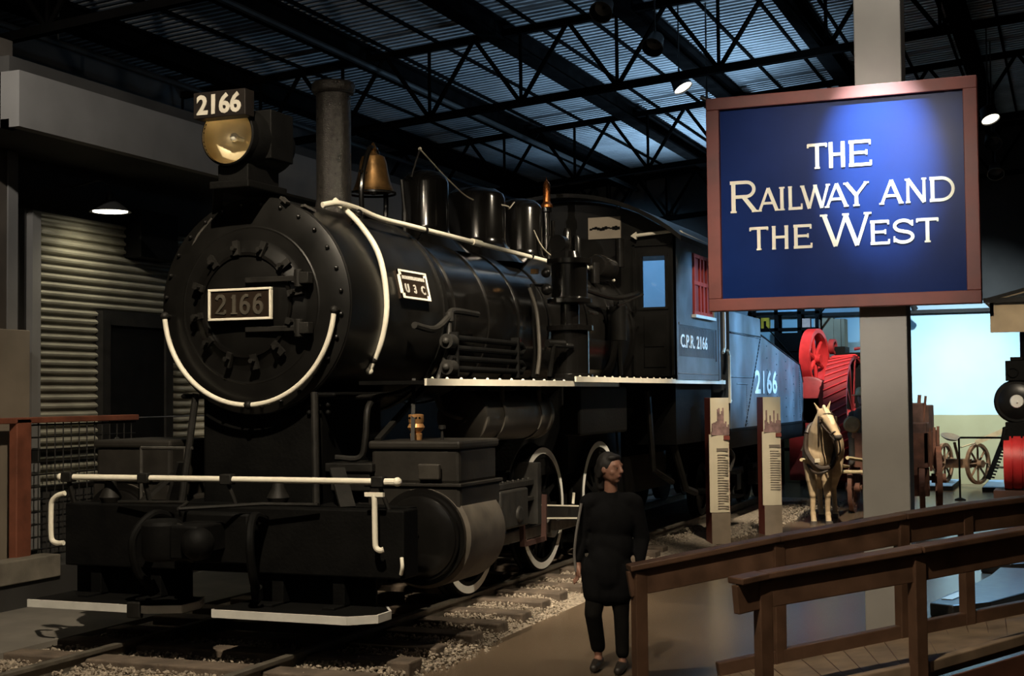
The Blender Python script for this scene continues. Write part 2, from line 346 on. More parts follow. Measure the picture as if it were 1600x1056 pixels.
# ------------------------------------------------------------------ organic surfaces (people, horse)
def capsule(bm, p0, r0, p1, r1, n=14):
    p0, p1 = Vector(p0), Vector(p1); ax = p1-p0; L = ax.length
    d = ax.normalized() if L > 1e-6 else Vector((0, 0, 1)); t = Vector((0, 0, 1)) if abs(d.z) < .9 else Vector((1, 0, 0))
    e1 = d.cross(t).normalized(); e2 = d.cross(e1)
    rings = []
    for k in range(6): a = PI/2*(k/5 - 1); rings.append((r0*math.cos(a), r0*math.sin(a)))
    for k in range(6): a = PI/2*(k/5); rings.append((r1*math.cos(a), L + r1*math.sin(a)))
    R_ = [[bm.verts.new(p0 + d*h + (e1*math.cos(2*PI*i/n)+e2*math.sin(2*PI*i/n))*max(r, 1e-4)) for i in range(n)] for r, h in rings]
    for a, b in zip(R_, R_[1:]):
        for i in range(n): bm.faces.new((a[i], a[(i+1) % n], b[(i+1) % n], b[i]))
    bm.faces.new(list(reversed(R_[0]))); bm.faces.new(R_[-1])
def ellip(bm, c, r, rot=None, n=18):
    c = Vector(c); R_ = []
    for i in range(n+1):
        a = max(math.sin(PI*i/n), 1e-3); h = -math.cos(PI*i/n); ring = []
        for k in range(n):
            v = Vector((a*math.cos(2*PI*k/n)*r[0], a*math.sin(2*PI*k/n)*r[1], h*r[2]))
            if rot is not None: v = rot @ v
            ring.append(bm.verts.new(c+v))
        R_.append(ring)
    for a, b in zip(R_, R_[1:]):
        for i in range(n): bm.faces.new((a[i], a[(i+1) % n], b[(i+1) % n], b[i]))
    bm.faces.new(list(reversed(R_[0]))); bm.faces.new(R_[-1])
def organic(name, shapes, m, parent, voxel=.012, it=6, fac=.5, mats=None, matfn=None):
    bm = bmesh.new()
    for s in shapes:
        if s[0] == 'c': capsule(bm, *s[1:])
        else: ellip(bm, *s[1:])
    bmesh.ops.recalc_face_normals(bm, faces=bm.faces)
    me = bpy.data.meshes.new(name); bm.to_mesh(me); bm.free()
    o = bpy.data.objects.new(name, me); C.objects.link(o)
    r = o.modifiers.new('remesh', 'REMESH'); r.mode = 'VOXEL'; r.voxel_size = voxel; r.use_smooth_shade = True
    sm = o.modifiers.new('smooth', 'SMOOTH'); sm.iterations = it; sm.factor = fac
    me2 = bpy.data.meshes.new_from_object(o.evaluated_get(bpy.context.evaluated_depsgraph_get()))
    bpy.data.objects.remove(o); bpy.data.meshes.remove(me)
    me2.name = name; me2.materials.clear()
    for mm in (mats or [m]): me2.materials.append(mm)
    for p in me2.polygons:
        p.use_smooth = True
        if matfn: p.material_index = matfn(p.center)
    ob = bpy.data.objects.new(name, me2); C.objects.link(ob)
    if parent: ob.parent = parent
    return ob

# ================================================================== SETTING
G = -.15                                   # hall floor level (rail tops are z = 0)
struct(B().box(1.63, 11, -12, 23, G-.3, G).obj('floor', FLOOR, smooth=False))
b = B().box(-1.9, 1.63, -12, 17.2, -.5, -.20).obj('floor_trackbed', CONC, smooth=False); struct(b)
b = B().box(-8, -1.9, -12, 23, G-.3, G-.0).obj('floor_concrete', CONC, smooth=False); struct(b)
b = B().box(-1.9, 1.63, 17.2, 23, G-.3, G).obj('floor_rear', FLOOR, smooth=False); struct(b)
struct(B().box(-8, 11, 22.35, 22.6, G, 9).obj('wall_back', DARKWALL, smooth=False))
struct(B().box(-1.2, 11, 22.2, 22.35, G, 3.56).obj('wall_mural', MURAL, smooth=False))
struct(B().box(-1.2, 11, 22.12, 22.35, 3.56, 3.64).obj('trim_1', IRON, smooth=False))
struct(B().box(-6.5, 1.5, 22.2, 22.35, 3.64, 5.0).box(1.5, 11, 22.2, 22.35, 3.64, 3.80).obj('wall_upper', mat('upper_wall_blue', (.34, .46, .54), .9, 0, .06, 1.5), smooth=False))
struct(B().box(-7.3, -7, -12, 22.35, G, 8).obj('wall_left', DARKWALL, smooth=False))
struct(B().box(10.7, 11, -12, 22.35, G, 9).obj('wall_right', DARKWALL, smooth=False))
# corrugated roof deck, ribs running across the hall, rising to the right
SL = .073
def zr(x): return 7.42 + SL*x
b = B(); prof = []
y = -6.0
while y < 22.4:
    prof += [(y, 0), (y+.06, 0), (y+.08, .045), (y+.14, .045)]; y += .16
vs0 = [b.bm.verts.new((-7.2, yy, zr(-7.2)+zz)) for yy, zz in prof]; vs1 = [b.bm.verts.new((11, yy, zr(11)+zz)) for yy, zz in prof]
for i in range(len(prof)-1): b.bm.faces.new((vs0[i], vs0[i+1], vs1[i+1], vs1[i]))
struct(b.obj('ceiling', DECKROOF, smooth=False))
struct(B().box(-7.2, 11, -6, 22.4, 8.35, 8.4).obj('ceiling_outer', DARKWALL, smooth=False))
# purlins along the hall and deep roof beams
for i, x in enumerate((-5.8, -3.65, -1.50, .45, 2.5, 4.6, 6.7)):
    z = zr(x) - .36
    b = B().box(x-.13, x+.13, -6, 22.3, z, z+.04).box(x-.03, x+.03, -6, 22.3, z+.04, z+.26).box(x-.13, x+.13, -6, 22.3, z+.26, z+.30)
    struct(b.obj('ceiling_beam', BEAM, smooth=False))
b = B()
for k in range(22):
    x = -6.6 + k*.78
    b.box(x-.02, x+.02, -6, 22.3, zr(x)-.05, zr(x)-.005)
struct(b.obj('ceiling_batten', BEAM, smooth=False))
# open-web roof trusses across the hall
def truss(Y):
    b = B(); xs = [-7 + 1.45*k for k in range(13)]
    def zt(x): return zr(x) - .22
    def zb(x): return zr(x) - 1.27
    for x0, x1 in zip(xs, xs[1:]):
        b.bar((x0, Y, zt(x0)), (x1, Y, zt(x1)), .11, .10); b.bar((x0, Y, zb(x0)), (x1, Y, zb(x1)), .11, .10)
    for k, x in enumerate(xs[:-1]):
        xm = x + .725
        b.tube([(x, Y, zb(x)), (xm, Y, zt(xm))], .034, 6); b.tube([(xm, Y, zt(xm)), (x+1.45, Y, zb(x+1.45))], .034, 6)
        b.tube([(x, Y, zb(x)), (x, Y, zt(x))], .026, 6)
    return struct(b.obj('ceiling_truss', BEAM, smooth=False))
for Y in (2.4, 9.0, 15.5, 22.0): truss(Y)
b = B()
for x, z in ((-5.7, 6.35), (-3.4, 6.7)): b.tube([(x, -6, z), (x, 22, z)], .045, 8)
b.tube([(-5.7, 4.5, 6.35), (-5.7, 4.5, 7.0)], .015, 6)
struct(b.obj('ceiling_pipe', IRON))
# steel column carrying the sign
struct(B().box(4.462, 4.838, 2.1, 2.42, G, zr(4.6)).obj('column', COLUMN, smooth=False, bevel=.01))

# ---- station front along the left wall
struct(B().box(-3.12, -3.0, .86, 9, 4.42, 4.95).box(-3.22, -3.0, .72, .86, 4.42, 4.95).obj('trim_2', GREYWALL, smooth=False))
struct(B().box(-4.3, -3.12, .72, 9, 4.42, 4.50).obj('ceiling_canopy', DARKWALL, smooth=False))
struct(B().box(-4.9, -3.12, .72, 9, 4.95, 5.1).obj('ceiling_canopy_top', DARKWALL, smooth=False))
b = B(); prof = []
z = .9
while z < 3.84:
    prof += [(0, z), (.004, z+.026), (.05, z+.040), (.056, z+.060), (.035, z+.082)]; z += .093
r0 = [b.bm.verts.new((-4.12+dx, 2.26, zz)) for dx, zz in prof]; r1 = [b.bm.verts.new((-4.12+dx, 6.4, zz)) for dx, zz in prof]
for i in range(len(prof)-1): b.bm.faces.new((r0[i], r0[i+1], r1[i+1], r1[i]))
struct(b.obj('wall_corrugated', SHEET, ang=50))
struct(B().box(-4.35, -4.13, -2, 9, G, 4.5).obj('wall_station', DARKWALL, smooth=False))
struct(B().box(-4.14, -4.05, 2.13, 2.26, .3, 3.86).obj('trim_3', GREYWALL, smooth=False))
# dark door with its frame
struct(B().box(-4.1, -4.0, 3.22, 3.36, .3, 2.86).box(-4.1, -4.0, 4.40, 4.54, .3, 2.86).box(-4.1, -4.0, 3.36, 4.40, 2.70, 2.86).obj('trim_4', IRON, smooth=False))
d = struct(B().box(-4.1, -4.03, 3.36, 4.40, .3, 2.70).obj('door_1', SOOT, smooth=False))
B().sph((-3.99, 3.46, 1.4), .035).obj('door_handle', STEEL, d)
# timber station platform
struct(B().box(-7, -3.42, -3, 9, G, .20).obj('floor_platform', DARKWALL, smooth=False))
o = B((-3.4, -1, 0)).box(-3.62, -3.38, -3, 1.78, .10, .32).obj('platform_edge_beam', mat('weathered_timber', (.17, .15, .12), .85, 0, .2, 4, .2), smooth=False, loc=(-3.4, -1, 0), bevel=.01)
tag(o, 'pale weathered timber beam along the platform edge behind the red post', 'beam')
# dark timber post and beige board at the left picture edge
o = B((-3.2, .7, 0)).box(-4.03, -3.95, 1.20, 1.71, .2, 5.55).obj('timber_post', mat('brown_post', (.075, .062, .05), .8, 0, .15, 3, .1), smooth=False, loc=(-3.2, .7, 0), bevel=.01)
tag(o, 'tall dark brown timber post beside the end of the grey station fascia', 'post')
o = B((-3.3, .8, 0)).box(-3.94, -3.92, 1.62, 1.76, .2, 4.4).obj('grey_jamb_board', GREYWALL, smooth=False, loc=(-3.3, .8, 0)); struct(o); o.name = 'trim_5'
o = B((-3.85, 1.2, .2)).box(-3.90, -3.82, .3, 1.83, .2, 2.575).obj('notice_board', mat('beige_board', (.20, .165, .125), .8, 0, .1, 2, .05), smooth=False, loc=(-3.85, 1.2, .2), bevel=.008)
tag(o, 'plain beige upright board standing behind the post of the red railing', 'board')
# red railing with wire mesh
t = thing('red_railing', 'rust red post and rail barrier with wire mesh infill beside the station platform', 'railing', (-3.62, 1.4, G))
q = (-3.62, 1.4, G)
B(q).box(-3.67, -3.57, 1.36, 1.57, G, 1.68).obj('post', RUST, t, smooth=False, bevel=.01)
B(q).box(-3.67, -3.57, -1.0, 3.3, 1.63, 1.69).obj('top_rail', RUST, t, smooth=False, bevel=.008)
B(q).tube([(-3.62, 3.3, 1.655), (-3.62, 4.9, 1.655)], .008, 6).obj('end_wire', STEEL, t)
b = B(q)
for k in range(14):
    y = 1.6 + k*.125; b.tube([(-3.62, y, .32), (-3.62, y, 1.63)], .008, 4)
for k in range(11): z = .36 + k*.125; b.tube([(-3.62, 1.57, z), (-3.62, 3.3, z)], .008, 4)
b.obj('wire_mesh', IRON, t)
# barn lamp over the corrugated wall
t = thing('wall_lamp', 'lit round metal barn lamp over the corrugated station wall', 'lamp', (-3.6, 2.83, 3.9))
q = (-3.6, 2.83, 3.9)
B(q).lathe([(.02, .20), (.05, .19), (.06, .12), (.12, .08), (.22, .0), (.225, -.005), (.21, .0), (.05, .10)], (-3.6, 2.83, 3.9), (0, 0, 1), 36).obj('shade', LAMPBODY, t)
B(q).lathe([(.01, -.002), (.185, -.002), (.185, .012), (.01, .012)], (-3.6, 2.83, 3.9), (0, 0, 1), 32).obj('bulb_disc', LAMPWALL, t)
B(q).tube([(-3.6, 2.83, 4.08), (-3.6, 2.83, 4.20), (-3.75, 2.83, 4.26), (-4.12, 2.83, 4.2)], .016, 8).obj('arm', LAMPBODY, t)
spot('wall_lamp_light', (-3.6, 2.83, 3.885), (-3.9, 2.95, 2.4), 40, (1, .90, .62), 150, .8, .12)
# small dark box on the corrugated wall
o = B((-4.0, 4.1, 3.7)).box(-4.1, -3.86, 3.72, 4.45, 3.50, 4.05).obj('junction_box', SOOT, smooth=False, loc=(-4.0, 4.1, 3.7), bevel=.01)
tag(o, 'dark box fixed high on the corrugated wall beside the barn lamp', 'box')

# ---- track
def stone_bed():
    rnd = random.Random(3); b = B()
    base = []
    for k in range(10):
        a = []
        for _ in range(6):
            v = Vector((rnd.gauss(0, 1), rnd.gauss(0, 1), rnd.gauss(0, .8))); a.append(v.normalized())
        base.append(a)
    faces = ((0, 2, 4), (2, 1, 4), (1, 3, 4), (3, 0, 4), (2, 0, 5), (1, 2, 5), (3, 1, 5), (0, 3, 5))
    octv = [Vector(v) for v in ((1, 0, 0), (-1, 0, 0), (0, 1, 0), (0, -1, 0), (0, 0, 1), (0, 0, -1))]
    def stone(x, y, z, s):
        vv = []
        e = Matrix.Rotation(rnd.uniform(0, 6.3), 3, Vector((rnd.random(), rnd.random(), rnd.random()+.1)).normalized())
        k = Vector((rnd.uniform(.7, 1.3), rnd.uniform(.7, 1.3), rnd.uniform(.5, .9)))
        for v in octv:
            c = e @ Vector((v.x*k.x, v.y*k.y, v.z*k.z)); vv.append(b.bm.verts.new((x+c.x*s, y+c.y*s, z+c.z*s)))
        for f in faces: b.bm.faces.new([vv[i] for i in f])
    edge = lambda y: 1.70 - .055*(y-.6) + .05*math.sin(y*3.1)
    for _ in range(15000):
        y = rnd.uniform(-1.6, 10.5); x = rnd.uniform(.85, 1.95)
        if x > edge(y) + rnd.gauss(0, .02): continue
        stone(x, y, -.15 + .07*max(0, min(1, (edge(y)-x)/.3)) + rnd.uniform(-.02, .012), rnd.uniform(.009, .021))
    for _ in range(8000):
        x = rnd.uniform(-1.5, .85); y = rnd.uniform(-3.2, .3)
        stone(x, y, -.10 + rnd.uniform(-.03, .015), rnd.uniform(.010, .024))
    for _ in range(2600):
        x = rnd.uniform(1.35, 2.5); y = rnd.uniform(9.5, 16.5)
        if x > 1.75 + .08*(y-9.5) + rnd.gauss(0, .06): continue
        stone(x, y, -.13 + rnd.uniform(-.02, .015), rnd.uniform(.012, .026))
    bed = [(-1.85, -.20), (-1.6, -.12), (1.35, -.12), (1.62, -.16), (1.75, -.20)]
    r = [[b.bm.verts.new((x, y, z)) for x, z in bed] for y in (-3.3, 17.0)]
    for i in range(4): b.bm.faces.new((r[0][i], r[0][i+1], r[1][i+1], r[1][i]))
    return b.obj('gravel_ballast', STONE, smooth=False)
o = stone_bed(); tag(o, 'loose grey brown gravel ballast heaped around the sleepers', 'gravel', kind='stuff')
ORD = ['first', 'second', 'third', 'fourth', 'fifth', 'sixth', 'seventh', 'eighth', 'ninth', 'tenth', 'eleventh', 'twelfth', 'thirteenth', 'fourteenth', 'fifteenth', 'sixteenth', 'seventeenth', 'eighteenth']
rnd = random.Random(5)
for k in range(15):
    y = -1.02 + k*.612; e = 1.57 - .045*max(0, y-1) + rnd.uniform(-.04, .04)
    o = B((0, y, -.11)).box(-1.5, e, y-.115, y+.115, -.20, -.055 + rnd.uniform(-.008, .008)).obj('railway_sleeper', TIE, smooth=False, loc=(0, y, -.11), bevel=.012)
    o.rotation_euler = (0, 0, rnd.uniform(-.012, .012))
    tag(o, 'dark timber sleeper in gravel, %s counting back from the front footboards' % ORD[k], 'sleeper', 'sleepers under the track')
for sx, nm in ((1, 'worn steel rail on the side nearest the woman'), (-1, 'worn steel rail on the far side beneath the left footboard')):
    x = sx*.753; b = B((x, 0, -.1))
    pr = [(-.07, -.14), (.07, -.14), (.07, -.125), (.012, -.11), (.012, -.035), (.036, -.028), (.036, -.003), (.028, 0), (-.028, 0), (-.036, -.003), (-.036, -.028), (-.012, -.035), (-.012, -.11), (-.07, -.125)]
    b.prism(pr, (x, -3.2, 0), (1, 0, 0), (0, 0, 1), (0, 1, 0), 20.2)
    tag(b.obj('rail', mat('rail_steel', (.12, .105, .085), .55, .4, .25, 6, .1), smooth=False, loc=(x, 0, -.1)), nm, 'rail', 'track rails')

# ================================================================== LOCOMOTIVE (front at y = 0, runs back along +y)
L = thing('steam_locomotive', 'large black steam locomotive with white trim standing on the track', 'locomotive', (0, 0, 0))
ZC = 2.60
# --- smokebox
b = B().lathe([(.86, 0), (.88, .02), (.88, 1.72), (.895, 1.72), (.895, 1.80), (.82, 1.80)], (0, 0, ZC), (0, 1, 0), 72)
b.obj('smokebox', BLACK, L, ang=25)
fr = B().lathe([(.62, -.06), (.70, -.045), (.80, -.03), (.87, .0), (.87, .03), (.3, .03)], (0, 0, ZC), (0, 1, 0), 72)
for i in range(28):
    a = 2*PI*(i+.5)/28; fr.sph((.815*math.cos(a), -.035, ZC+.815*math.sin(a)), .018, n=8)
fr = fr.obj('smokebox_front', BLACK, L, ang=25)
dr = B().lathe([(.001, -.135), (.22, -.13), (.38, -.115), (.44, -.10), (.49, -.07), (.54, -.056), (.60, -.058), (.625, -.062), (.64, -.055)], (0, 0, ZC), (0, 1, 0), 72)
dr = dr.obj('smokebox_door', BLACK, L, ang=30)
B().ring((0, -.13, ZC), (0, 1, 0), .395, .42, .03, 60).obj('door_rim', BLACKG, dr)
for i in range(12):
    a = 2*PI*(i+.35)/12; c, s = math.cos(a), math.sin(a)
    b = B().bar((.40*c, -.135, ZC+.40*s), (.52*c, -.115, ZC+.52*s), .05, .035, up=(0, 1, 0)); b.cyl((.455*c, -.19, ZC+.455*s), (.455*c, -.1, ZC+.455*s), .020, n=6)
    b.obj('door_clamp', IRON, dr)
for dz in (.19, -.20):
    B().box(.02, .50, -.165, -.14, ZC+dz-.022, ZC+dz+.022).cyl((.50, -.15, ZC+dz-.07), (.50, -.15, ZC+dz+.07), .035, n=12).box(.47, .60, -.18, -.10, ZC+dz-.045, ZC+dz+.045).obj('door_hinge', IRON, dr, bevel=.006)
np_ = B().box(-.275, .275, -.205, -.185, ZC-.115, ZC+.115).obj('number_plate', mat('plate_black', (.022, .014, .009), .4, .2, .1, 9), L, smooth=False)
b = B(); w_ = .022
b.box(-.29, .29, -.218, -.185, ZC+.107, ZC+.126).box(-.29, .29, -.218, -.185, ZC-.126, ZC-.107).box(-.29, -.271, -.218, -.185, ZC-.107, ZC+.107).box(.271, .29, -.218, -.185, ZC-.107, ZC+.107)
plabel(b.obj('plate_border', CREAM, np_, smooth=False, bevel=.004), 'cream border of the number plate')
for ch, x in zip('2166', (-.225, -.10, .0, .12)):
    b = B(); strokes(b, GL[ch], (x, -.204, ZC-.075), (1, 0, 0), (0, 0, 1), .10, .15, .026, .010)
    b.obj('plate_digit', DIGIT, np_, smooth=False)
for s in (-1, 1):
    b = B().cyl((s*.12, -.2, ZC-.03), (s*.12, -.1, ZC-.03), .03, n=10); b.obj('plate_bracket', IRON, np_)
# curved cream handrail round the lower front, with its three posts
ra = .786
h = plabel(B().tube(arc(0, 2.59, -.10, ra, 186, 268.3, 26), .021, 12).tube(arc(0, 2.59, -.10, ra, 273, 354, 26), .021, 12).obj('front_handrail', CREAM, L), 'cream semicircular handrail on the smokebox front')
for a in (184, 270.6, 356):
    c, s = math.cos(math.radians(a)), math.sin(math.radians(a))
    B().sph((ra*c, -.10, 2.59+ra*s), .034, n=10).cyl((ra*c, -.10, 2.59+ra*s), (ra*c, .0, 2.59+ra*s), .018, n=8).obj('handrail_post', IRON, h)
B().tube([(-.62, -.02, 3.02), (-.50, -.03, 3.20), (-.38, -.02, 3.32)], .012, 8).obj('upper_grab', STEEL, L)
B().bar((.28, -.03, 3.45), (.34, -.04, 3.40), .05, .02).bar((.45, .0, 3.38), (.5, .1, 3.34), .05, .02).obj('lamp_bracket_foot', STEEL, L)
# cream handrail curving down the smokebox side
pts = smoothpath([(.40, .60, 3.50), (.63, .60, 3.29), (.81, .60, 3.015), (.875, .60, 2.64), (.83, .60, 2.33), (.715, .6, 2.07)], 8)
pts = [(x*1.01+.01, .58, z) for x, y, z in pts]
sh = plabel(B().tube(pts, .024, 12).sph(pts[-1], .034, n=10).obj('side_handrail', CREAM, L), 'cream handrail curving down the smokebox side')
B().sph((.77, .58, 2.16), .035, n=10).cyl((.77, .58, 2.16), (.60, .62, 2.2), .018, n=8).box(.56, .66, .40, .62, 2.18, 2.25).obj('handrail_post', IRON, sh)
# long cream handrail along the boiler
hp = [(.46, .30, 3.42), (.52, .45, 3.45), (.57, .7, 3.43), (.61, 1.02, 3.385), (.62, 1.6, 3.38), (.62, 3.0, 3.375), (.62, 5.05, 3.365)]
lh = plabel(B().tube(smoothpath(hp, 5), .024, 12).tube(smoothpath([(.62, 5.55, 3.40), (.66, 6.3, 3.40), (.72, 6.95, 3.33), (.75, 7.15, 3.29)], 5), .022, 12).obj('boiler_handrail', CREAM, L), 'cream handrail along the top of the boiler')
for y in (.62, 1.9, 4.6, 6.95): B().sph((.62 if y < 6 else .72, y, 3.378 if y < 6 else 3.33), .036, n=10).cyl((.62, y, 3.378), (.50, y, 3.24), .016, n=8).obj('handrail_post', BLACKG, lh)
B().cyl((.62, 2.98, 3.377), (.62, 3.2, 3.375), .033, n=12).obj('rail_coupling', CREAM, lh)
# --- boiler barrel, bands, firebox jacket
b = B().lathe([(.80, 1.75), (.80, 4.7), (.93, 5.5), (.93, 7.55)], (0, 0, ZC), (0, 1, 0), 72); b.obj('boiler', BLACKG, L, ang=20)
for y, r in ((2.15, .815), (2.95, .815), (3.75, .815), (4.62, .815), (5.55, .945), (6.5, .945), (7.3, .945)):
    B().ring((0, y, ZC), (0, 1, 0), r-.02, r, .07, 64).obj('boiler_band', BLACKG, L)
B().box(-.72, .72, 5.4, 7.5, .95, 2.3).obj('firebox', SOOT, L, smooth=False, bevel=.05)
b = B().box(-.62, .62, 5.3, 8.4, .55, 1.0); b.obj('ash_pan', SOOT, L, smooth=False)
# builder's plate on the smokebox side
R_ = .905
a0 = math.asin((2.80-ZC)/R_); nrm = Vector((math.cos(a0), 0, math.sin(a0))); upv = Vector((-math.sin(a0), 0, math.cos(a0)))
po = Vector((R_*math.cos(a0), 1.10, 2.80))
b = B(); 
def plate_quad(b, y0, y1, v0, v1, d0, d1):
    b.prism([(y0, v0), (y1, v0), (y1, v1), (y0, v1)], po + nrm*d0, (0, 1, 0), upv, nrm, d1-d0)
plate_quad(b, -.26, .26, -.12, .12, -.05, .012); bp = b.obj('builder_plate', mat('plate_black', (0, 0, 0)), L, smooth=False)
b = B()
for q_ in ((-.27, .27, .108, .125), (-.27, .27, -.125, -.108), (-.27, -.255, -.108, .108), (.255, .27, -.108, .108)): plate_quad(b, *q_, .0, .02)
for q_ in ((-.27, -.22, .08, .125), (.22, .27, .08, .125), (-.27, -.22, -.125, -.08), (.22, .27, -.125, -.08)): plate_quad(b, *q_, .0, .016)
plabel(b.obj('plate_border', CREAM, bp, smooth=False), 'pale border of the builder plate')
b = B()
for k in range(14): plate_quad(b, -.21+k*.031, -.19+k*.031, .045, .075, .012, .018)
b.obj('plate_small_print', LETTER, bp, smooth=False)
for ch, dy in (('U', -.19), ('3', -.03), ('C', .12)): text('plate_letter', ch, .105, LETTER, po + nrm*.015 + Vector((0, dy, 0)) + upv*(-.07), (0, 1, 0), upv, bp, .006, .003)
# --- saddle and cylinders
b = B().box(-.55, .55, .10, 1.15, .75, 1.95).box(-.72, .72, .02, 1.22, 1.86, 1.90)
for k in range(6):
    for zz in (1.80, 1.74): b.sph((.20+k*.085, .085, zz), .022, n=8)
b.obj('smokebox_saddle', SOOT, L, smooth=False, bevel=.02)
B().box(.56, .98, .14, .60, 1.27, 1.34).box(.60, .95, .16, .7, 1.12, 1.27).obj('saddle_shelf', IRON, L, smooth=False, bevel=.01)
for s in (-1, 1):
    b = B()
    b.box(*sorted((s*.92, s*1.72)), .17, .98, .98, 1.18); b.box(*sorted((s*.94, s*1.70)), .20, .95, 1.18, 1.46)
    b.box(*sorted((s*.78, s*1.66)), .24, .92, .55, 1.05)
    cyl = b.obj('cylinder_block', CYLM, L, smooth=False, bevel=.03)
    B().box(*sorted((s*.925, s*1.715)), .175, .975, 1.45, 1.515).obj('valve_chest_lid', CYLM, cyl, smooth=False, bevel=.02)
    B().box(*sorted((s*.90, s*1.735)), .15, 1.0, 1.165, 1.19).obj('chest_flange', CYLM, cyl, smooth=False, bevel=.006)
    B().lathe([(.36, 0), (.40, .03), (.40, .72), (.36, .80)], (s*1.40, .16, .78), (0, 1, 0), 48).obj('cylinder_jacket', mat('jacket_iron', (.10, .085, .068), .65, 0, .2, 5, .06, spec=.3), cyl)
    cv = B().lathe([(.001, -.07), (.26, -.065), (.31, -.045), (.33, .0), (.37, .0), (.37, .06)], (s*1.40, .13, .78), (0, 1, 0), 48); cv.sph((s*1.40, .055, .80), .022, n=8)
    cv.obj('cylinder_cover', BLACKG, cyl)
    B().ring((s*1.40, .10, .78), (0, 1, 0), .30, .335, .03, 48).obj('cover_ring', BLACKG, cyl)
    if s > 0:
        B().box(1.38, 1.56, .13, .175, 1.22, 1.34).obj('chest_boss', RESV, cyl, smooth=False, bevel=.01)
        B().cyl((1.42, .5, 1.5), (1.42, .5, 1.62), .012, n=8).cyl((1.42, .5, 1.60), (1.42, .5, 1.63), .03, n=8).obj('relief_valve', IRON, cyl)
lb = B().lathe([(.045, 0), (.05, .05), (.035, .055), (.06, .085), (.07, .10), (.055, .13), (.062, .145), (.062, .20), (.045, .205)], (1.23, .42, 1.515), (0, 0, 1), 20)
lb.lathe([(.05, .11), (.05, .115)], (1.23, .42, 1.515)); lb = plabel(lb.obj('lubricator', LUBR, L), 'brass cup lubricator on the valve chest')
b = B()
for k in range(5):
    a = -PI/2 - .9 + k*.45; b.cyl((1.23+.055*math.cos(a), .42+.055*math.sin(a), 1.69), (1.23+.066*math.cos(a), .42+.066*math.sin(a), 1.69), .009, n=8)
b.obj('lubricator_holes', SOOT, lb)
# --- pilot deck, beam, handrail, footboards, coupler
B().box(-1.45, 1.57, -.50, -.26, .54, 1.035).obj('pilot_beam', SOOT, L, smooth=False, bevel=.012)
B().box(-1.40, 1.40, -.26, 1.2, .98, 1.02).obj('pilot_deck', SOOT, L, smooth=False)
b = B().tube([(-1.42, -.46, 1.240), (-.75, -.46, 1.240)], .024, 12).tube([(-.67, -.46, 1.24), (.02, -.46, 1.24)], .024, 12).tube([(.08, -.46, 1.24), (1.30, -.46, 1.24)], .024, 12)
b.sph((-1.53, -.46, 1.24), .030, n=10).tube([(-1.53, -.46, 1.24), (-1.48, -.46, 1.24)], .026, 10).sph((1.50, -.46, 1.24), .034, n=10).tube([(1.40, -.46, 1.24), (1.50, -.46, 1.24)], .026, 10)
ph = plabel(b.obj('pilot_handrail', CREAM, L), 'cream handrail across the front deck')
for x in (-1.45, -.71, .05, 1.35):
    B().box(x-.05, x+.05, -.50, -.42, 1.20, 1.28).bar((x, -.46, 1.22), (x+(.06 if x > 0 else .02), -.42, 1.03), .045, .03).obj('handrail_post', IRON, ph, bevel=.008)
def footboard(xa, xb, flip):
    s = -1 if flip else 1
    y0, y1 = -.86, -.38
    if not flip: poly = [(xa, y0+.04), (xa+.02, y0), (xb-.16, y0), (xb, y0+.14), (xb, y0+.34), (xb-.13, y1+.06), (xa, y1+.06)]
    else: poly = [(xa, y0), (xb-.22, y0), (xb, y0+.10), (xb, y0+.32), (xb-.11, y1+.06), (xa, y1+.06)]
    fb = B().prism(poly, (0, 0, .262), (1, 0, 0), (0, 1, 0), (0, 0, 1), .05).box(xa+.05, xb-.2, y1+.03, y1+.06, .30, .52).obj('footboard', SOOT, L, smooth=False)
    pts = poly[:-1]; b = B()
    for (ax, ay), (bx, by) in zip(pts, pts[1:]):
        d = Vector((bx-ax, by-ay, 0)).normalized(); n_ = Vector((d.y, -d.x, 0))
        a_ = Vector((ax, ay, .287))+n_*.006; b_ = Vector((bx, by, .287))+n_*.006
        b.bar(a_ - d*.004, b_ + d*.004, .016, .058)
    plabel(b.obj('edge_strip', mat('footboard_white', (.58, .57, .53), .6, 0, .08, 6), fb, smooth=False), 'white painted edge of the footboard')
    for x in (xa+.32, xb-.45): B().box(x-.05, x+.05, -.46, -.36, .30, .62).box(x-.05, x+.05, -.62, -.36, .30, .33).obj('footboard_hanger', SOOT, fb, smooth=False, bevel=.006)
    return fb
footboard(-1.50, -.16, True); footboard(.17, 1.46, False)
B().box(-.56, -.44, -.89, -.84, .22, .34).obj('footboard_clip', IRON, L, smooth=False, bevel=.01)
for s, x in ((-1, -1.45), (1, 1.32)):
    if s < 0: p_ = [(-1.43, -.53, 1.115), (-1.50, -.53, 1.095), (-1.555, -.53, 1.05), (-1.565, -.53, .98), (-1.565, -.53, .80), (-1.55, -.53, .735), (-1.50, -.53, .715), (-1.44, -.53, .72)]
    else: p_ = [(1.37, -.58, 1.15), (1.375, -.58, 1.10), (1.378, -.58, .84), (1.385, -.58, .775), (1.415, -.58, .755), (1.44, -.57, .76)]
    b = B().tube(smoothpath(p_, 4), .021, 10)
    if s > 0: b.bar((1.30, -.58, 1.155), (1.45, -.58, 1.155), .03, .03)
    plabel(b.obj('grab_iron', CREAM, L), 'cream grab iron on the beam end')
plabel(B().tube(smoothpath([(1.56, -.52, .70), (1.575, -.54, .64), (1.555, -.52, .58)], 4), .014, 8).obj('hose_tip', CREAM, L), 'small cream hook tip')
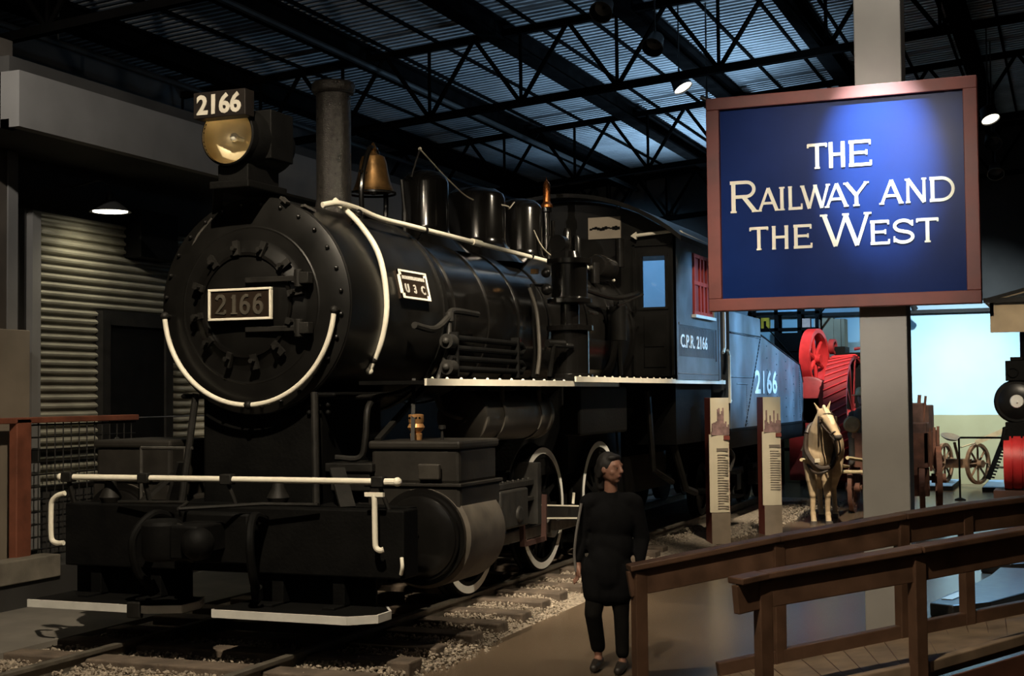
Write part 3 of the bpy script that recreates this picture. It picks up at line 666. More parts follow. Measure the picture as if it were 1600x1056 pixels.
b = B().box(-.30, .36, -.66, -.5, .62, 1.0).box(-.12, .16, -.98, -.6, .72, .94).lathe([(.13, 0), (.15, .05), (.15, .26), (.12, .30)], (-.14, -1.02, .68), (0, 0, 1), 20).box(.0, .24, -1.14, -.95, .70, .95).sph((.22, -1.1, .82), .12, n=12)
b.obj('coupler', SOOT, L, bevel=.02)
B().tube([(-.05, -.92, 1.0), (-.05, -.95, 1.05), (.45, -.60, 1.07), (.9, -.56, 1.07)], .014, 8).tube([(-.9, -.54, 1.055), (-.2, -.62, 1.07), (-.05, -.95, 1.05)], .014, 8).obj('uncoupling_lever', IRON, L)
b = B()
for x, dx in ((-.42, -.1), (.42, .08)):
    b = B(); b.tube(smoothpath([(x, -.52, .95), (x+dx*.3, -.72, .98), (x+dx, -.86, .82), (x+dx, -.82, .58), (x+dx*.6, -.72, .45)], 6), .034, 10); b.cyl((x+dx*.6, -.72, .47), (x+dx*.4, -.68, .38), .045, n=10); b.obj("air_hose", SOOT, L)
b = B()
for k in range(12):
    a = k*.55; b.tube([(.02+.02*math.sin(a), -1.06+.006*k, .95-.02*k), (.06+.04*math.cos(a), -1.07, .93-.02*k), (.12, -1.02, .90-.02*k)], .012, 6)
b.obj('coupler_chain', IRON, L)
for s in (-1, 1):
    B().tube([(s*.62, -.1, 1.02), (s*.55, .0, 1.9)], .03, 10).bar((s*.95, -.2, 1.02), (s*.72, .05, 1.30), .12, .03).obj('smokebox_stay', IRON, L)
B().tube([(-1.05, -.05, 1.46), (-.55, -.05, 1.46)], .014, 8).tube([(-1.05, -.05, 1.46), (-1.05, -.05, 1.02)], .014, 8).tube([(-.62, -.05, 1.46), (-.62, -.05, 1.02)], .014, 8).obj('deck_rail', STEEL, L)
B().bar((-.72, -.1, 1.03), (-.62, -.1, 1.35), .12, .03).obj('deck_strut', IRON, L)
for x, y in ((-1.1, -.38), (.28, -.1)): B().lathe([(.06, 0), (.09, .06), (.05, .14), (.04, .22)], (x, y, 1.02), (0, 0, 1), 16).obj('deck_fitting', IRON, L)
B().bar((1.28, .25, 1.50), (1.15, .55, 2.0), .03, .02).bar((1.0, .2, 1.52), (.86, 1.5, 2.0), .05, .03).obj('board_stay', IRON, L)
# --- frames
for s in (-1, 1): B().box(*sorted((s*.52, s*.63)), .3, 9.9, .55, 1.05).obj('main_frame', SOOT, L, smooth=False, bevel=.01)
# --- headlight with number board
hz = 3.91; hy = -.38
B().box(-.18, .18, -.36, .22, 3.50, 3.56).box(-.14, .14, -.30, .16, 3.56, 3.70).bar((-.2, -.2, 3.54), (-.42, .1, 3.30), .08, .03).obj('headlight_bracket', SOOT, L, smooth=False, bevel=.01)
b = B().lathe([(.238, 0), (.25, .04), (.25, .50), (.20, .62), (.05, .64)], (0, hy+.08, hz), (0, 1, 0), 48, (False, True)).ring((0, hy, hz), (0, 1, 0), .222, .238, .09, 48).box(-.25, .25, hy+.24, .20, hz-.16, 4.14)
hl = b.obj('headlight', SOOT, L, bevel=.01)
B().lathe([(.22, .0), (.215, .02), (.185, .10), (.13, .17), (.06, .21), (.001, .215)], (0, hy+.01, hz), (0, 1, 0), 40, (False, False)).obj('reflector', REFL, hl)
plabel(B().lathe([(.222, .03), (.222, -.02), (.20, -.045), (.14, -.072), (.07, -.085), (.001, -.09)], (0, hy+.01, hz), (0, 1, 0), 40, (False, False)).obj('lens', LENS, hl), 'clear domed headlight lens')
B().sph((0, hy+.10, hz), .035, n=12).cyl((0, hy+.10, hz), (0, hy+.22, hz), .02, n=8).obj('headlight_bulb', mat('bulb_glass', (.85, .8, .66), .15, .3, .05, 9), hl)
nb = B().box(-.236, .236, hy-.11, hy+.02, 4.035, 4.24).obj('number_board', mat('board_black', (.008, .006, .005), .6, 0, .1, 9, spec=.2), hl, smooth=False, bevel=.006)
text('board_digits', '2166', .205, mat('board_letter', (.40, .375, .32), .6), (-.202, hy-.114, 4.068), (1, 0, 0), (0, 0, 1), hl, .006, .007, .98, 1.0)
# --- chimney
B().lathe([(.30, 3.36), (.23, 3.44), (.17, 3.54), (.155, 3.62), (.155, 4.56), (.18, 4.57), (.195, 4.60), (.195, 4.65), (.175, 4.67), (.13, 4.67), (.13, 3.7)], (0, 1.32, 0), (0, 0, 1), 48, (True, True)).obj('chimney', mat('blistered_black', (.03, .027, .024), .30, .1, .3, 22, .5), L, ang=50)
# --- bell in its yoke
b = B().lathe([(.185, 0), (.190, .02), (.178, .05), (.158, .11), (.138, .2), (.126, .28), (.108, .33), (.04, .36), (.03, .385), (.045, .40), (.03, .42), (.015, .46), (.001, .47)], (0, 2.08, 3.79), (0, 0, 1), 40, (False, True))
bl = plabel(b.obj('bell', BRASS, L), 'old brass bell'); B().sph((0, 2.08, 3.79), .035, n=12).cyl((0, 2.08, 3.8), (0, 2.08, 4.1), .012, n=8).obj('bell_clapper', STEEL, bl)
b = B().tube(smoothpath([(.0, 1.86, 3.42), (.0, 1.84, 3.75), (.0, 1.88, 3.95), (0, 2.0, 4.18), (0, 2.08, 4.2)], 5), .025, 8).tube(smoothpath([(.0, 2.32, 3.42), (.0, 2.34, 3.75), (.0, 2.29, 3.95), (0, 2.15, 4.18), (0, 2.08, 4.2)], 5), .025, 8).cyl((0, 1.82, 3.95), (0, 2.37, 3.95), .016, n=8).ring((0, 2.06, 3.76), (0, 0, 1), .215, .225, .02, 30)
b.tube([(.17, 2.34, 3.93), (.19, 2.36, 3.62)], .02, 8).tube([(.19, 2.36, 3.62), (.19, 2.36, 3.42)], .028, 8); b.obj('bell_yoke', BLACKG, bl)
# --- domes, turret fittings and whistle along the boiler top
def dome(nm, y, r, zt, lab):
    o = B().lathe([(r+.22, 3.30), (r+.08, 3.44), (r+.01, 3.52), (r, 3.58), (r, zt-.10), (r*.93, zt-.04), (r*.7, zt+.01), (r*.3, zt+.035), (.001, zt+.04)], (0, y, 0), (0, 0, 1), 44).obj(nm, DOMEG, L); return plabel(o, lab)
dome('sand_dome', 3.22, .24, 4.12, 'small glossy dome behind the bell'); dome('steam_dome', 4.52, .33, 4.12, 'broad glossy dome at the middle of the boiler'); dome('rear_dome', 5.85, .27, 4.16, 'glossy dome nearest the cab')
b = B().lathe([(.10, 3.4), (.08, 3.6), (.11, 3.62), (.11, 3.84), (.06, 3.86), (.05, 4.14), (.07, 4.15), (.07, 4.2)], (0, 6.75, 0), (0, 0, 1), 20)
b.tube([(.02, 6.6, 3.5), (.18, 6.5, 3.8), (.18, 6.5, 4.0)], .025, 8).lathe([(.05, 3.6), (.05, 3.9), (.03, 3.95)], (.22, 6.9, 0), (0, 0, 1), 14)
wh = b.obj('whistle_valve', BLACKG, L)
plabel(B().lathe([(.012, 4.20), (.075, 4.21), (.075, 4.24), (.045, 4.28), (.045, 4.50), (.03, 4.53), (.008, 4.56), (.001, 4.6)], (0, 6.78, 0), (0, 0, 1), 24).obj('whistle', COPPER, wh), 'bright copper whistle')
# slack cord strung along the dome tops
c1 = smoothpath([(.05, 3.0, 4.34), (.1, 3.6, 4.10), (.1, 4.2, 3.98), (.35, 4.55, 3.94), (.2, 5.0, 3.97), (.05, 5.55, 4.12)], 6)
c2 = smoothpath([(.05, 5.62, 4.11), (.20, 5.70, 3.86), (.32, 5.75, 3.6), (.55, 5.6, 3.42), (.75, 5.4, 3.26), (.85, 5.5, 3.18)], 6)
B().tube(c1, .008, 6).tube(c2, .008, 6).sph((.05, 3.0, 4.34), .02, n=8).obj('bell_cord', ROPE, L)
B().tube([(.05, 3.0, 4.34), (.0, 2.9, 4.05)], .012, 6).obj('cord_stay', IRON, L)
# --- running boards
b = B().box(.80, 1.38, .27, 5.24, 1.955, 1.985); rb = b.obj('running_board', SOOT, L, smooth=False)
ry = lambda y: 1.4 + .0*y
b = B().box(1.38, 1.40, .265, 5.24, 1.945, 2.0)
for k in range(18): b.sph((1.385, .4+k*.28, 2.0), .014, n=6)
plabel(b.obj('edge_strip', CREAM, rb, smooth=False), 'cream edge of the front running board')
rb = B().box(.95, 1.42, 3.72, 10.2, 2.0, 2.03).obj('running_board', SOOT, L, smooth=False)
b = B().box(1.42, 1.44, 3.70, 10.22, 1.99, 2.045)
for k in range(24): b.sph((1.425, 3.85+k*.27, 2.045), .014, n=6)
plabel(b.obj('edge_strip', CREAM, rb, smooth=False), 'cream edge of the rear running board')
# --- air pump standing on the running board
b = B(); ax_, ay_ = 1.20, 4.20
b.lathe([(.24, 2.03), (.24, 2.07), (.20, 2.08), (.20, 2.52), (.245, 2.53), (.245, 2.58), (.10, 2.60), (.10, 2.80), (.235, 2.82), (.235, 2.86), (.19, 2.88), (.19, 3.22), (.235, 3.23), (.235, 3.28), (.12, 3.30), (.10, 3.36), (.001, 3.37)], (ax_, ay_, 0), (0, 0, 1), 36)
ap = b.obj('air_pump', BLACKG, L)
B().lathe([(.05, 3.3), (.05, 3.5), (.03, 3.53)], (ax_+.06, ay_+.05, 0), (0, 0, 1), 16).cyl((ax_-.05, ay_-.22, 3.43), (ax_-.05, ay_-.08, 3.43), .09, n=20).box(ax_-.13, ax_+.03, ay_-.2, ay_+.1, 3.28, 3.38).obj('pump_head', BLACK, ap)
B().tube([(ax_-.2, ay_-.15, 3.0), (ax_-.28, ay_-.35, 3.0), (ax_-.25, ay_-.35, 2.3), (ax_-.3, ay_-.3, 2.05)], .028, 8).tube([(ax_+.1, ay_-.22, 2.36), (ax_+.0, ay_-.5, 2.36), (ax_-.05, ay_-.5, 2.05)], .026, 8).cyl((ax_-.05, ay_-.56, 2.38), (ax_+.05, ay_-.34, 2.38), .04, n=12).sph((ax_-.15, ay_-.28, 2.95), .06, n=12).sph((ax_-.15, ay_-.3, 3.12), .05, n=12).tube([(ax_+.2, ay_, 2.72), (ax_+.2, ay_+.3, 2.72)], .02, 8).obj('pump_piping', BLACK, ap)
plabel(B().box(ax_-.32, ax_-.26, ay_-.30, ay_-.22, 3.12, 3.17).obj('valve_tag', BRASS, ap, smooth=False), 'small brass tag on the pump valve')
b = B()
for y in (ay_-.3,): b.tube(smoothpath([(1.15, 3.35, 2.06), (1.12, 3.5, 2.3), (1.05, 3.62, 2.7), (.98, 3.6, 2.95)], 5), .02, 8)
b.obj('steam_pipe', RESV, L)
# --- cooling pipes with end caps
cp = B()
for z in (2.10, 2.19, 2.28, 2.37): cp.tube([(1.06, 1.45, z), (1.06, 3.15, z-.012)], .028, 10)
cp.tube([(1.06, 3.15, 2.1), (1.06, 3.22, 2.14), (1.06, 3.15, 2.18)], .028, 8).tube([(1.06, 3.15, 2.27), (1.06, 3.22, 2.31), (1.06, 3.15, 2.36)], .028, 8)
for y in (1.55, 3.0): cp.box(1.02, 1.10, y-.015, y+.015, 2.03, 2.42)
cp = cp.obj('cooling_pipes', SOOT, L)
for z in (2.11, 2.335): B().cyl((1.06, 1.38, z), (1.06, 1.50, z), .065, n=16).sph((1.06, 1.37, z), .035, n=10).obj('pipe_cap', IRON, cp)
# --- pipes hugging the smokebox joint
b = B().tube(smoothpath([(.94, 1.0, 2.46), (.96, 1.35, 2.44), (.98, 1.6, 2.55), (.95, 1.78, 2.62), (.92, 2.4, 2.62)], 6), .03, 8)
b.tube([(.98, 1.62, 2.58), (.99, 1.6, 2.3), (.97, 1.4, 2.0)], .024, 8).cyl((.985, 1.62, 2.52), (.985, 1.62, 2.60), .04, n=10)
b.tube(smoothpath([(.90, 1.15, 1.96), (.80, .85, 1.88), (.70, .4, 1.86), (.55, .0, 1.88)], 5), .02, 8).tube(smoothpath([(.82, .6, 1.86), (.84, .35, 1.78), (.84, .3, 1.55), (.80, .28, 1.38), (.62, .2, 1.38)], 5), .026, 8)
b.obj('injector_pipe', IRON, L)
b = B().tube(smoothpath([(.98, 5.3, 3.05), (1.05, 6.0, 3.0), (1.1, 6.4, 3.02), (1.05, 7.2, 3.12)], 6), .03, 8).tube([(1.12, 6.1, 2.9), (1.2, 6.9, 3.08)], .015, 8).tube([(.9, 6.9, 2.1), (.95, 6.6, 3.0)], .035, 8).lathe([(.12, 0), (.12, .4)], (1.05, 6.3, 2.5), (0, 0, 1), 16)
b.obj('cab_piping', BLACK, L)
B().lathe([(.13, 0), (.15, .04), (.15, .5), (.10, .56)], (.72, 6.5, 3.42), (0, 1, 0), 20).cyl((.75, 6.4, 3.2), (.75, 6.4, 3.45), .06, n=12).lathe([(.05, 3.45), (.05, 3.75), (.02, 3.77)], (.30, 7.0, 0), (0, 0, 1), 12).lathe([(.06, 3.45), (.06, 3.8)], (.85, 7.1, 0), (0, 0, 1), 12).obj('turbo_generator', BLACKG, L)
# --- air reservoir under the running board
b = B().lathe([(.001, -.03), (.12, -.025), (.20, .0), (.245, .03), (.245, .08), (.23, .10), (.23, 1.66), (.245, 1.68), (.245, 1.74), (.2, 1.78), (.001, 1.80)], (1.05, 1.70, 1.67), (0, 1, 0), 44)
rv = b.obj('air_reservoir', RESV, L)
for y in (2.15, 3.1): B().ring((1.05, y, 1.67), (0, 1, 0), .225, .245, .06, 40).tube([(1.25, y+.03, 1.80), (1.25, y+.03, 1.96)], .025, 8).obj('reservoir_strap', RESV, rv)
B().tube(smoothpath([(1.08, 1.66, 1.67), (1.02, 1.60, 1.69), (.92, 1.58, 1.75), (.88, 1.55, 1.88)], 5), .028, 8).cyl((1.08, 1.64, 1.67), (1.08, 1.70, 1.67), .05, n=12).obj('reservoir_pipe', RESV, rv)
# --- wheels and motion
def wheel(x, y, s, drive=False):
    r = .66
    b = B(); x0 = x if s > 0 else -x
    b.lathe([(.535, 0), (r-.035, 0), (r, .012), (r, .11), (r+.028, .125), (r+.03, .145), (.535, .145)], (s*.80, y, r), (-s, 0, 0), 64, (False, False))
    b.lathe([(.17, .0), (.17, .16), (.07, .16), (.07, .0), (.17, .0)], (s*.83, y, r), (-s, 0, 0), 28, (False, False)); b.cyl((s*.84, y, r), (s*.6, y, r), .08, n=20)
    for k in range(14):
        a = 2*PI*k/14; c, q_ = math.cos(a), math.sin(a)
        b.bar((s*.735, y+.15*c, r+.15*q_), (s*.735, y+.545*c, r+.545*q_), .055, .05, up=(1, 0, 0))
    cw = [(.54*math.cos(a), .54*math.sin(a)) for a in [math.radians(40+100*i/12) for i in range(13)]]
    b.prism(cw, (s*.70, y, r), (0, 1, 0), (0, 0, 1), (s, 0, 0), .09)
    b.cyl((s*.72, y, r-.20), (s*.86, y, r-.20), .075, n=18)
    o = b.obj('driving_wheel', SOOT, L, ang=40)
    plabel(B().ring((s*.80, y, r), (s, 0, 0), r-.085, r-.018, .006, 72).obj('tyre_face', WHITE, o), 'white painted tyre of the driving wheel')
    return o
WY = [2.4652, 4.396, 6.327]
for s in (1, -1):
    for y in WY: wheel(.8, y, s)
for s in (1, -1):
    b = B(); z = .46
    b.box(*sorted((s*.865, s*.915)), WY[0]-.15, WY[2]+.15, z-.055, z+.055)
    for y in WY: b.cyl((s*.86, y, z), (s*.93, y, z), .11, n=20)
    b.obj('side_rod', STEEL, L, bevel=.006)
    m0, m1 = (s*1.0, 2.75, .76), (s*.97, WY[2], .46)
    mr = B().bar(m0, m1, .05, .13).cyl((s*.94, WY[2], .46), (s*1.03, WY[2], .46), .13, n=20).obj('main_rod', IRON, L, bevel=.004)
    if s > 0:
        d = Vector(m1)-Vector(m0); d.normalize(); u = Vector((0, -d.z, d.y))
        b = B()
        for k in (-1, 1): b.bar(Vector(m0)+u*k*.066+d*.25+Vector((.027, 0, 0)), Vector(m1)+u*k*.066+Vector((.027, 0, 0)), .006, .016)
        plabel(b.obj('rod_edging', CREAM, mr, smooth=False), 'cream lining on the main rod')
    gb = B().box(*sorted((s*1.02, s*1.16)), .95, 3.35, .985, 1.04).box(*sorted((s*1.02, s*1.16)), .95, 3.2, .835, .875).box(*sorted((s*.95, s*1.2)), 3.2, 3.3, .6, 1.2)
    for k in range(9): gb.sph((s*1.12, 2.1+k*.13, 1.045), .018, n=6)
    gb.obj('guide_bar', IRON, L, smooth=False, bevel=.006)
    B().box(*sorted((s*.98, s*1.20)), 2.25, 2.95, .62, .98).cyl((s*1.02, .9, .76), (s*1.02, 2.4, .76), .045, n=14).cyl((s*1.08, 2.7, .74), (s*1.22, 2.7, .74), .08, n=14).obj('crosshead', IRON, L, bevel=.02)
    B().bar((s*1.1, 3.0, .82), (s*1.1, 3.05, .40), .05, .04).bar((s*1.1, 3.05, .42), (s*1.1, 3.6, .42), .04, .05).bar((s*1.1, 3.62, .40), (s*1.1, 3.65, .86), .05, .03).obj('link_bracket', BRKT if s > 0 else IRON, L)
    if s > 0:
        plabel(B().bar((1.18, 1.0, 1.16), (1.18, 1.06, 1.10), .02, .03).bar((1.18, 1.08, 1.05), (1.18, 1.12, 1.02), .03, .03).bar((1.0, 1.45, .60), (1.0, 1.5, .42), .02, .03).bar((1.0, 1.5, .42), (1.0, 1.6, .55), .02, .03).bar((.95, 5.15, .40), (.95, 5.35, .40), .02, .05).bar((.93, 5.0, .66), (.93, 5.03, .78), .02, .03).obj('motion_marks', CREAM, L, smooth=False), 'small cream paint marks on the motion')
    for y in WY: B().bar((s*.70, y+.72, .15), (s*.70, y+.75, .95), .10, .07).obj('brake_hanger', SOOT, L)
for y in WY: B().cyl((-.75, y, .66), (.75, y, .66), .10, n=16).obj('axle', SOOT, L)
# --- cab
x1 = 1.45; y0, y1 = 7.5, 9.85; Rr = 2.43; zc = 4.40-Rr
def roofz(x, o=0): return zc + math.sqrt((Rr+o)**2 - x*x)
cab = B()
poly = [(-x1, 2.04), (.98, 2.04)] + [(.98 - (.98+x1)*i/16, roofz(.98-(.98+x1)*i/16, -.03)) for i in range(17)]
cab.prism(poly, (0, y0, 0), (1, 0, 0), (0, 0, 1), (0, 1, 0), .04)
cab.box(.98, x1, y0, y0+.04, 2.04, 2.95)
cab.prism([(.98, 3.62), (x1, 3.62), (x1, roofz(x1, -.03)), (.98, roofz(.98, -.03))], (0, y0, 0), (1, 0, 0), (0, 0, 1), (0, 1, 0), .04)
cab.box(1.32, x1, y0, y0+.04, 2.95, 3.62).box(.98, 1.02, y0, y0+.04, 2.95, 3.62)
cab.box(-x1, -x1+.03, y0, y1, 2.04, 2.9).box(-x1, -x1+.03, y0, 8.3, 2.9, 3.72).box(-x1, -x1+.03, 9.35, y1, 2.9, 3.72).box(-x1, -x1+.03, y0, y1, 3.72, 3.86)
cab.box(-1.4, 1.4, y0, y1, 2.04, 2.08)
cab = cab.obj('cab', BLACK, L, smooth=False)
b = B().box(.90, .93, y0-.03, y0, 2.10, 3.76).box(1.40, 1.43, y0-.03, y0, 2.10, 3.76).box(.90, 1.43, y0-.03, y0, 3.74, 3.77).box(.98, 1.36, y0-.02, y0, 2.93, 2.96).box(.98, 1.36, y0-.02, y0, 3.61, 3.64).box(.99, 1.02, y0-.02, y0, 2.96, 3.61).box(1.32, 1.35, y0-.02, y0, 2.96, 3.61).box(1.04, 1.32, y0-.01, y0, 2.2, 2.85).box(1.05, 1.3, y0-.02, y0, 2.46, 2.48)
b.obj('cab_door', BLACK, cab, smooth=False)
plabel(B().box(1.02, 1.32, y0+.015, y0+.022, 2.95, 3.62).obj('door_pane', glass('window_glass', (.95, .97, 1), .02), cab, smooth=False), 'glazed pane in the cab front door')
sd = B().box(x1-.03, x1, y0, y1, 2.04, 2.90).box(x1-.03, x1, y0, 8.35, 2.90, 3.72).box(x1-.03, x1, 9.36, y1, 2.90, 3.72).box(x1-.03, x1, y0, y1, 3.72, 3.87).box(x1, x1+.012, 7.62, 9.66, 2.74, 2.77).box(x1, x1+.012, 9.60, 9.66, 2.30, 2.74).box(x1, x1+.010, y1-.10, y1, 2.04, 3.87)
for k in range(30):
    yy = 7.6+k*.073
    sd.sph((x1+.002, yy, 2.12), .010, n=6)
plabel(sd.obj('cab_side', CABSIDE, cab, smooth=False), 'cab side sheet in blue light')
b = B()
for k in range(28): b.box(x1, x1+.005, 7.66+k*.068, 7.69+k*.068, 2.34, 2.73)
b.obj('number_panel', mat('panel_grey', (.06, .07, .08), .5), cab, smooth=False)
text('cab_lettering', 'C.P.R. 2166', .235, mat('bright_letter', (.75, .76, .74), .5), (x1+.010, 7.68, 2.455), (0, 1, 0), (0, 0, 1), cab, .006, .004, 1.22, 1.03)
ws = B().box(x1-.02, x1+.005, 8.35, 9.36, 2.90, 3.72).obj('window_shutter', mat('shutter_red', (.24, .025, .018), .5), cab, smooth=False)
b = B()
for y in (8.36, 8.66, 8.83, 9.03, 9.30): b.box(x1+.005, x1+.03, y, y+.055, 2.92, 3.70)
for z in (2.90, 3.30, 3.66): b.box(x1+.005, x1+.028, 8.35, 9.36, z, z+.05)
plabel(b.obj('sash_bars', REDSASH, ws, smooth=False), 'bright red window sash bars')
plabel(B().box(x1, x1+.06, 8.30, 9.42, 2.86, 2.90).obj('window_sill', WHITE, ws, smooth=False), 'white sill under the red window')
B().tube([(x1+.02, 9.42, 2.9), (x1+.02, 9.42, 3.72)], .014, 8).obj('sash_rail', mat('brass_rail', (.5, .4, .2), .4, .3), ws)
n_ = 24; xs_ = [-1.62 + 3.24*i/n_ for i in range(n_+1)]
b = B().prism([(x, roofz(x, .03)) for x in xs_] + [(x, roofz(x, -.02)) for x in reversed(xs_)], (0, 7.15, 0), (1, 0, 0), (0, 0, 1), (0, 1, 0), 3.05)
b.obj('cab_roof', BLACK, cab, ang=25)
b = B().tube([(.93, 7.42, 3.87), (1.42, 7.42, 3.905)], .022, 10).tube([(1.42, 7.42, 3.905), (1.50, 7.6, 3.90), (1.56, 9.7, 3.84)], .022, 10)
b.prism([(.90, 3.87), (.975, 3.92), (.975, 3.82)], (0, 7.40, 0), (1, 0, 0), (0, 0, 1), (0, 1, 0), .04).sph((1.50, 7.6, 3.90), .032, n=8)
plabel(b.obj('drip_rail', CREAM, cab), 'cream drip rail round the cab corner')
fp = plabel(B().box(.31, .745, y0-.025, y0, 3.86, 4.14).obj('reflection_panel', mat('reflection_buff', (.34, .29, .23), .6, 0, .06, 4), cab, smooth=False), 'buff panel painted as the reflection in the cab front window')  # tan panel stands in for the reflection in the window glass
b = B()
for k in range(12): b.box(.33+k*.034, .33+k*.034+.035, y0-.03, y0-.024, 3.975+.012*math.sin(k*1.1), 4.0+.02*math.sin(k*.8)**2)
b.obj('reflection_band', SOOT, fp, smooth=False)  # dark wavy band inside the painted reflection
B().ring((.72, y0-.03, 4.26), (0, 1, 0), .015, .03, .02, 16).obj('roof_eyelet', STEEL, cab)
b = B().tube([(1.50, 9.93, 3.05), (1.50, 9.93, 2.50), (1.50, 9.84, 2.43)], .022, 8)
plabel(b.obj('cab_grab_rail', CREAM, cab), 'cream grab rail at the rear of the cab')
B().box(-1.3, 1.3, 8.0, 9.9, 1.2, 2.0).obj('cab_underframe', SOOT, L, smooth=False)
B().box(1.0, 1.2, 4.5, 6.2, 1.42, 1.95).obj('injector_tank', SOOT, L, smooth=False, bevel=.03)
B().tube([(1.2, 8.2, 1.2), (1.25, 8.6, .6), (1.2, 9.3, .5)], .05, 8).tube([(1.1, 7.4, 1.9), (1.1, 7.6, .9), (1.15, 8.3, .7)], .04, 8).obj('feed_pipe', IRON, L)

# ================================================================== TENDER
T = thing('tender', 'riveted slope backed tender behind the locomotive cab, lit blue, numbered in white', 'tender', (0, 13.4, 0))
q = (0, 13.4, 0)
b = B(q); prof = [(10.45, 1.34), (10.45, 3.06), (12.62, 3.04), (12.66, 2.78), (16.05, 2.36), (16.35, 2.05), (16.35, 1.34)]
b.prism(prof, (-1.45, 0, 0), (0, 1, 0), (0, 0, 1), (1, 0, 0), 2.9)
def riv(yz, n, a, c):
    for k in range(n+1):
        t = k/n; b.sph((1.452, a[0]+(c[0]-a[0])*t, a[1]+(c[1]-a[1])*t), .013, n=6)
riv(0, 40, (10.55, 2.75), (12.6, 2.73)); riv(0, 30, (10.5, 2.10), (12.0, 2.10)); riv(0, 24, (12.6, 2.74), (11.45, 1.40)); riv(0, 24, (16.0, 2.30), (16.0, 1.42)); riv(0, 28, (16.25, 2.05), (16.25, 1.42))
riv(0, 16, (10.9, 2.0), (11.6, 2.0)); riv(0, 20, (11.55, 2.0), (11.55, 1.4))
for k, y in enumerate((13.1, 13.9, 14.7, 15.4)): riv(0, 6, (y, 2.62-.11*k), (y, 1.45))
body = b.obj('tank_body', TENDER, T, ang=25)
B(q).box(1.44, 1.462, 10.47, 12.64, 2.735, 2.76).bar((1.455, 12.62, 2.75), (1.455, 11.42, 1.36), .012, .02).bar((1.452, 12.66, 2.785), (1.452, 16.05, 2.365), .02, .02).bar((1.452, 16.05, 2.365), (1.452, 16.35, 2.05), .02, .02).obj('seam_strip', SOOT, T, smooth=False)
text('tender_number', '2166', .50, mat('bright_letter', (0, 0, 0)), (1.458, 12.12-13.4, 1.86), (0, 1, 0), (0, 0, 1), T, .006, .012, 1.72, 1.04)
B(q).box(-1.5, 1.47, 10.35, 16.45, 1.06, 1.32).box(-1.5, 1.48, 10.3, 16.5, 1.30, 1.345).obj('tender_frame', SOOT, T, smooth=False, bevel=.01)
plabel(B(q).tube([(1.53, 10.08, 1.72), (1.53, 10.08, 2.40), (1.53, 9.98, 2.47)], .022, 8).cyl((1.47, 10.40, 1.75), (1.53, 10.08, 1.75), .02, n=8).obj('grab_rail', CREAM, T), 'cream grab rail at the front corner of the tender')
for k, y in enumerate((11.3, 13.0, 14.4, 15.8)):
    for s in (1, -1): B(q).lathe([(.30, 0), (.40, 0), (.40, .1), (.43, .12), (.43, .14), (.05, .14), (.05, .04), (.30, .04)], (s*.80, y, .41), (-s, 0, 0), 40, (False, False)).cyl((s*.9, y, .41), (s*.7, y, .41), .10, n=16).obj('tender_wheel', SOOT, T)
for yc in (12.15, 15.1):
    b = B(q)
    for s in (1, -1):
        b.bar((s*.95, yc-1.1, .62), (s*.95, yc+1.1, .62), .10, .08).bar((s*.95, yc-1.0, .55), (s*.95, yc-.2, .25), .08, .05).bar((s*.95, yc+1.0, .55), (s*.95, yc+.2, .25), .08, .05).bar((s*.95, yc-.25, .25), (s*.95, yc+.25, .25), .08, .05).box(*sorted((s*.88, s*1.02)), yc-.95, yc-.65, .3, .6).box(*sorted((s*.88, s*1.02)), yc+.55, yc+.85, .3, .6)
        for k in range(5): b.cyl((s*.95, yc-.12+k*.06, .28), (s*.95, yc-.12+k*.06, .6), .03, n=8)
    b.box(-.9, .9, yc-.2, yc+.2, .6, 1.06)
    b.obj('tender_truck', IRON, T, bevel=.006)
B(q).tube(smoothpath([(1.3, 10.9, 1.05), (1.35, 11.0, .9), (1.3, 10.8, .6), (1.35, 10.7, .3)], 5), .035, 8).tube([(1.3, 13.6, 1.05), (1.35, 13.7, .7), (1.3, 13.5, .4)], .03, 8).obj('drain_pipe', STEEL, T)
B(q).bar((1.42, 10.6, 1.06), (1.42, 10.6, .35), .05, .03).bar((1.42, 11.0, 1.06), (1.42, 11.0, .35), .05, .03).box(1.35, 1.5, 10.55, 11.05, .33, .36).box(1.35, 1.5, 10.55, 11.05, .68, .71).obj('tender_step', SOOT, T, smooth=False)

# ================================================================== HANGING SIGN
q = (4.34, 2.0, 3.45)
S = thing('exhibit_sign', 'large blue sign with a red frame and cream lettering on the column', 'sign', q)
B(q).box(3.36, 5.33, 1.93, 1.98, 2.64, 4.26).obj('sign_panel', SIGNBLUE, S, smooth=False)
b = B(q).box(3.255, 5.433, 1.88, 2.02, 4.245, 4.347).box(3.255, 5.433, 1.88, 2.02, 2.548, 2.65).box(3.255, 3.365, 1.88, 2.02, 2.65, 4.245).box(5.325, 5.433, 1.88, 2.02, 2.65, 4.245)
b.obj('sign_frame', SIGNRED, S, smooth=False, bevel=.006)
B(q).box(4.5, 4.8, 2.02, 2.1, 2.9, 4.0).obj('sign_mount', IRON, S, smooth=False)
rows = [(3.698, .205, .031, [('T', 4.095, .155), ('H', 4.265, .135), ('E', 4.425, .185)]),
        (3.372, .262, .035, [('R', 3.438, .235)]),
        (3.372, .190, .029, [('A', 3.680, .165), ('I', 3.850, .055), ('L', 3.925, .120), ('W', 4.040, .222), ('A', 4.236, .175), ('Y', 4.392, .180), ('A', 4.672, .172), ('N', 4.868, .165), ('D', 5.052, .195)]),
        (3.050, .190, .029, [('T', 3.605, .150), ('H', 3.785, .145), ('E', 3.965, .155)]),
        (3.050, .262, .035, [('W', 4.205, .375)]),
        (3.050, .190, .029, [('E', 4.585, .155), ('S', 4.760, .172), ('T', 4.950, .165)])]
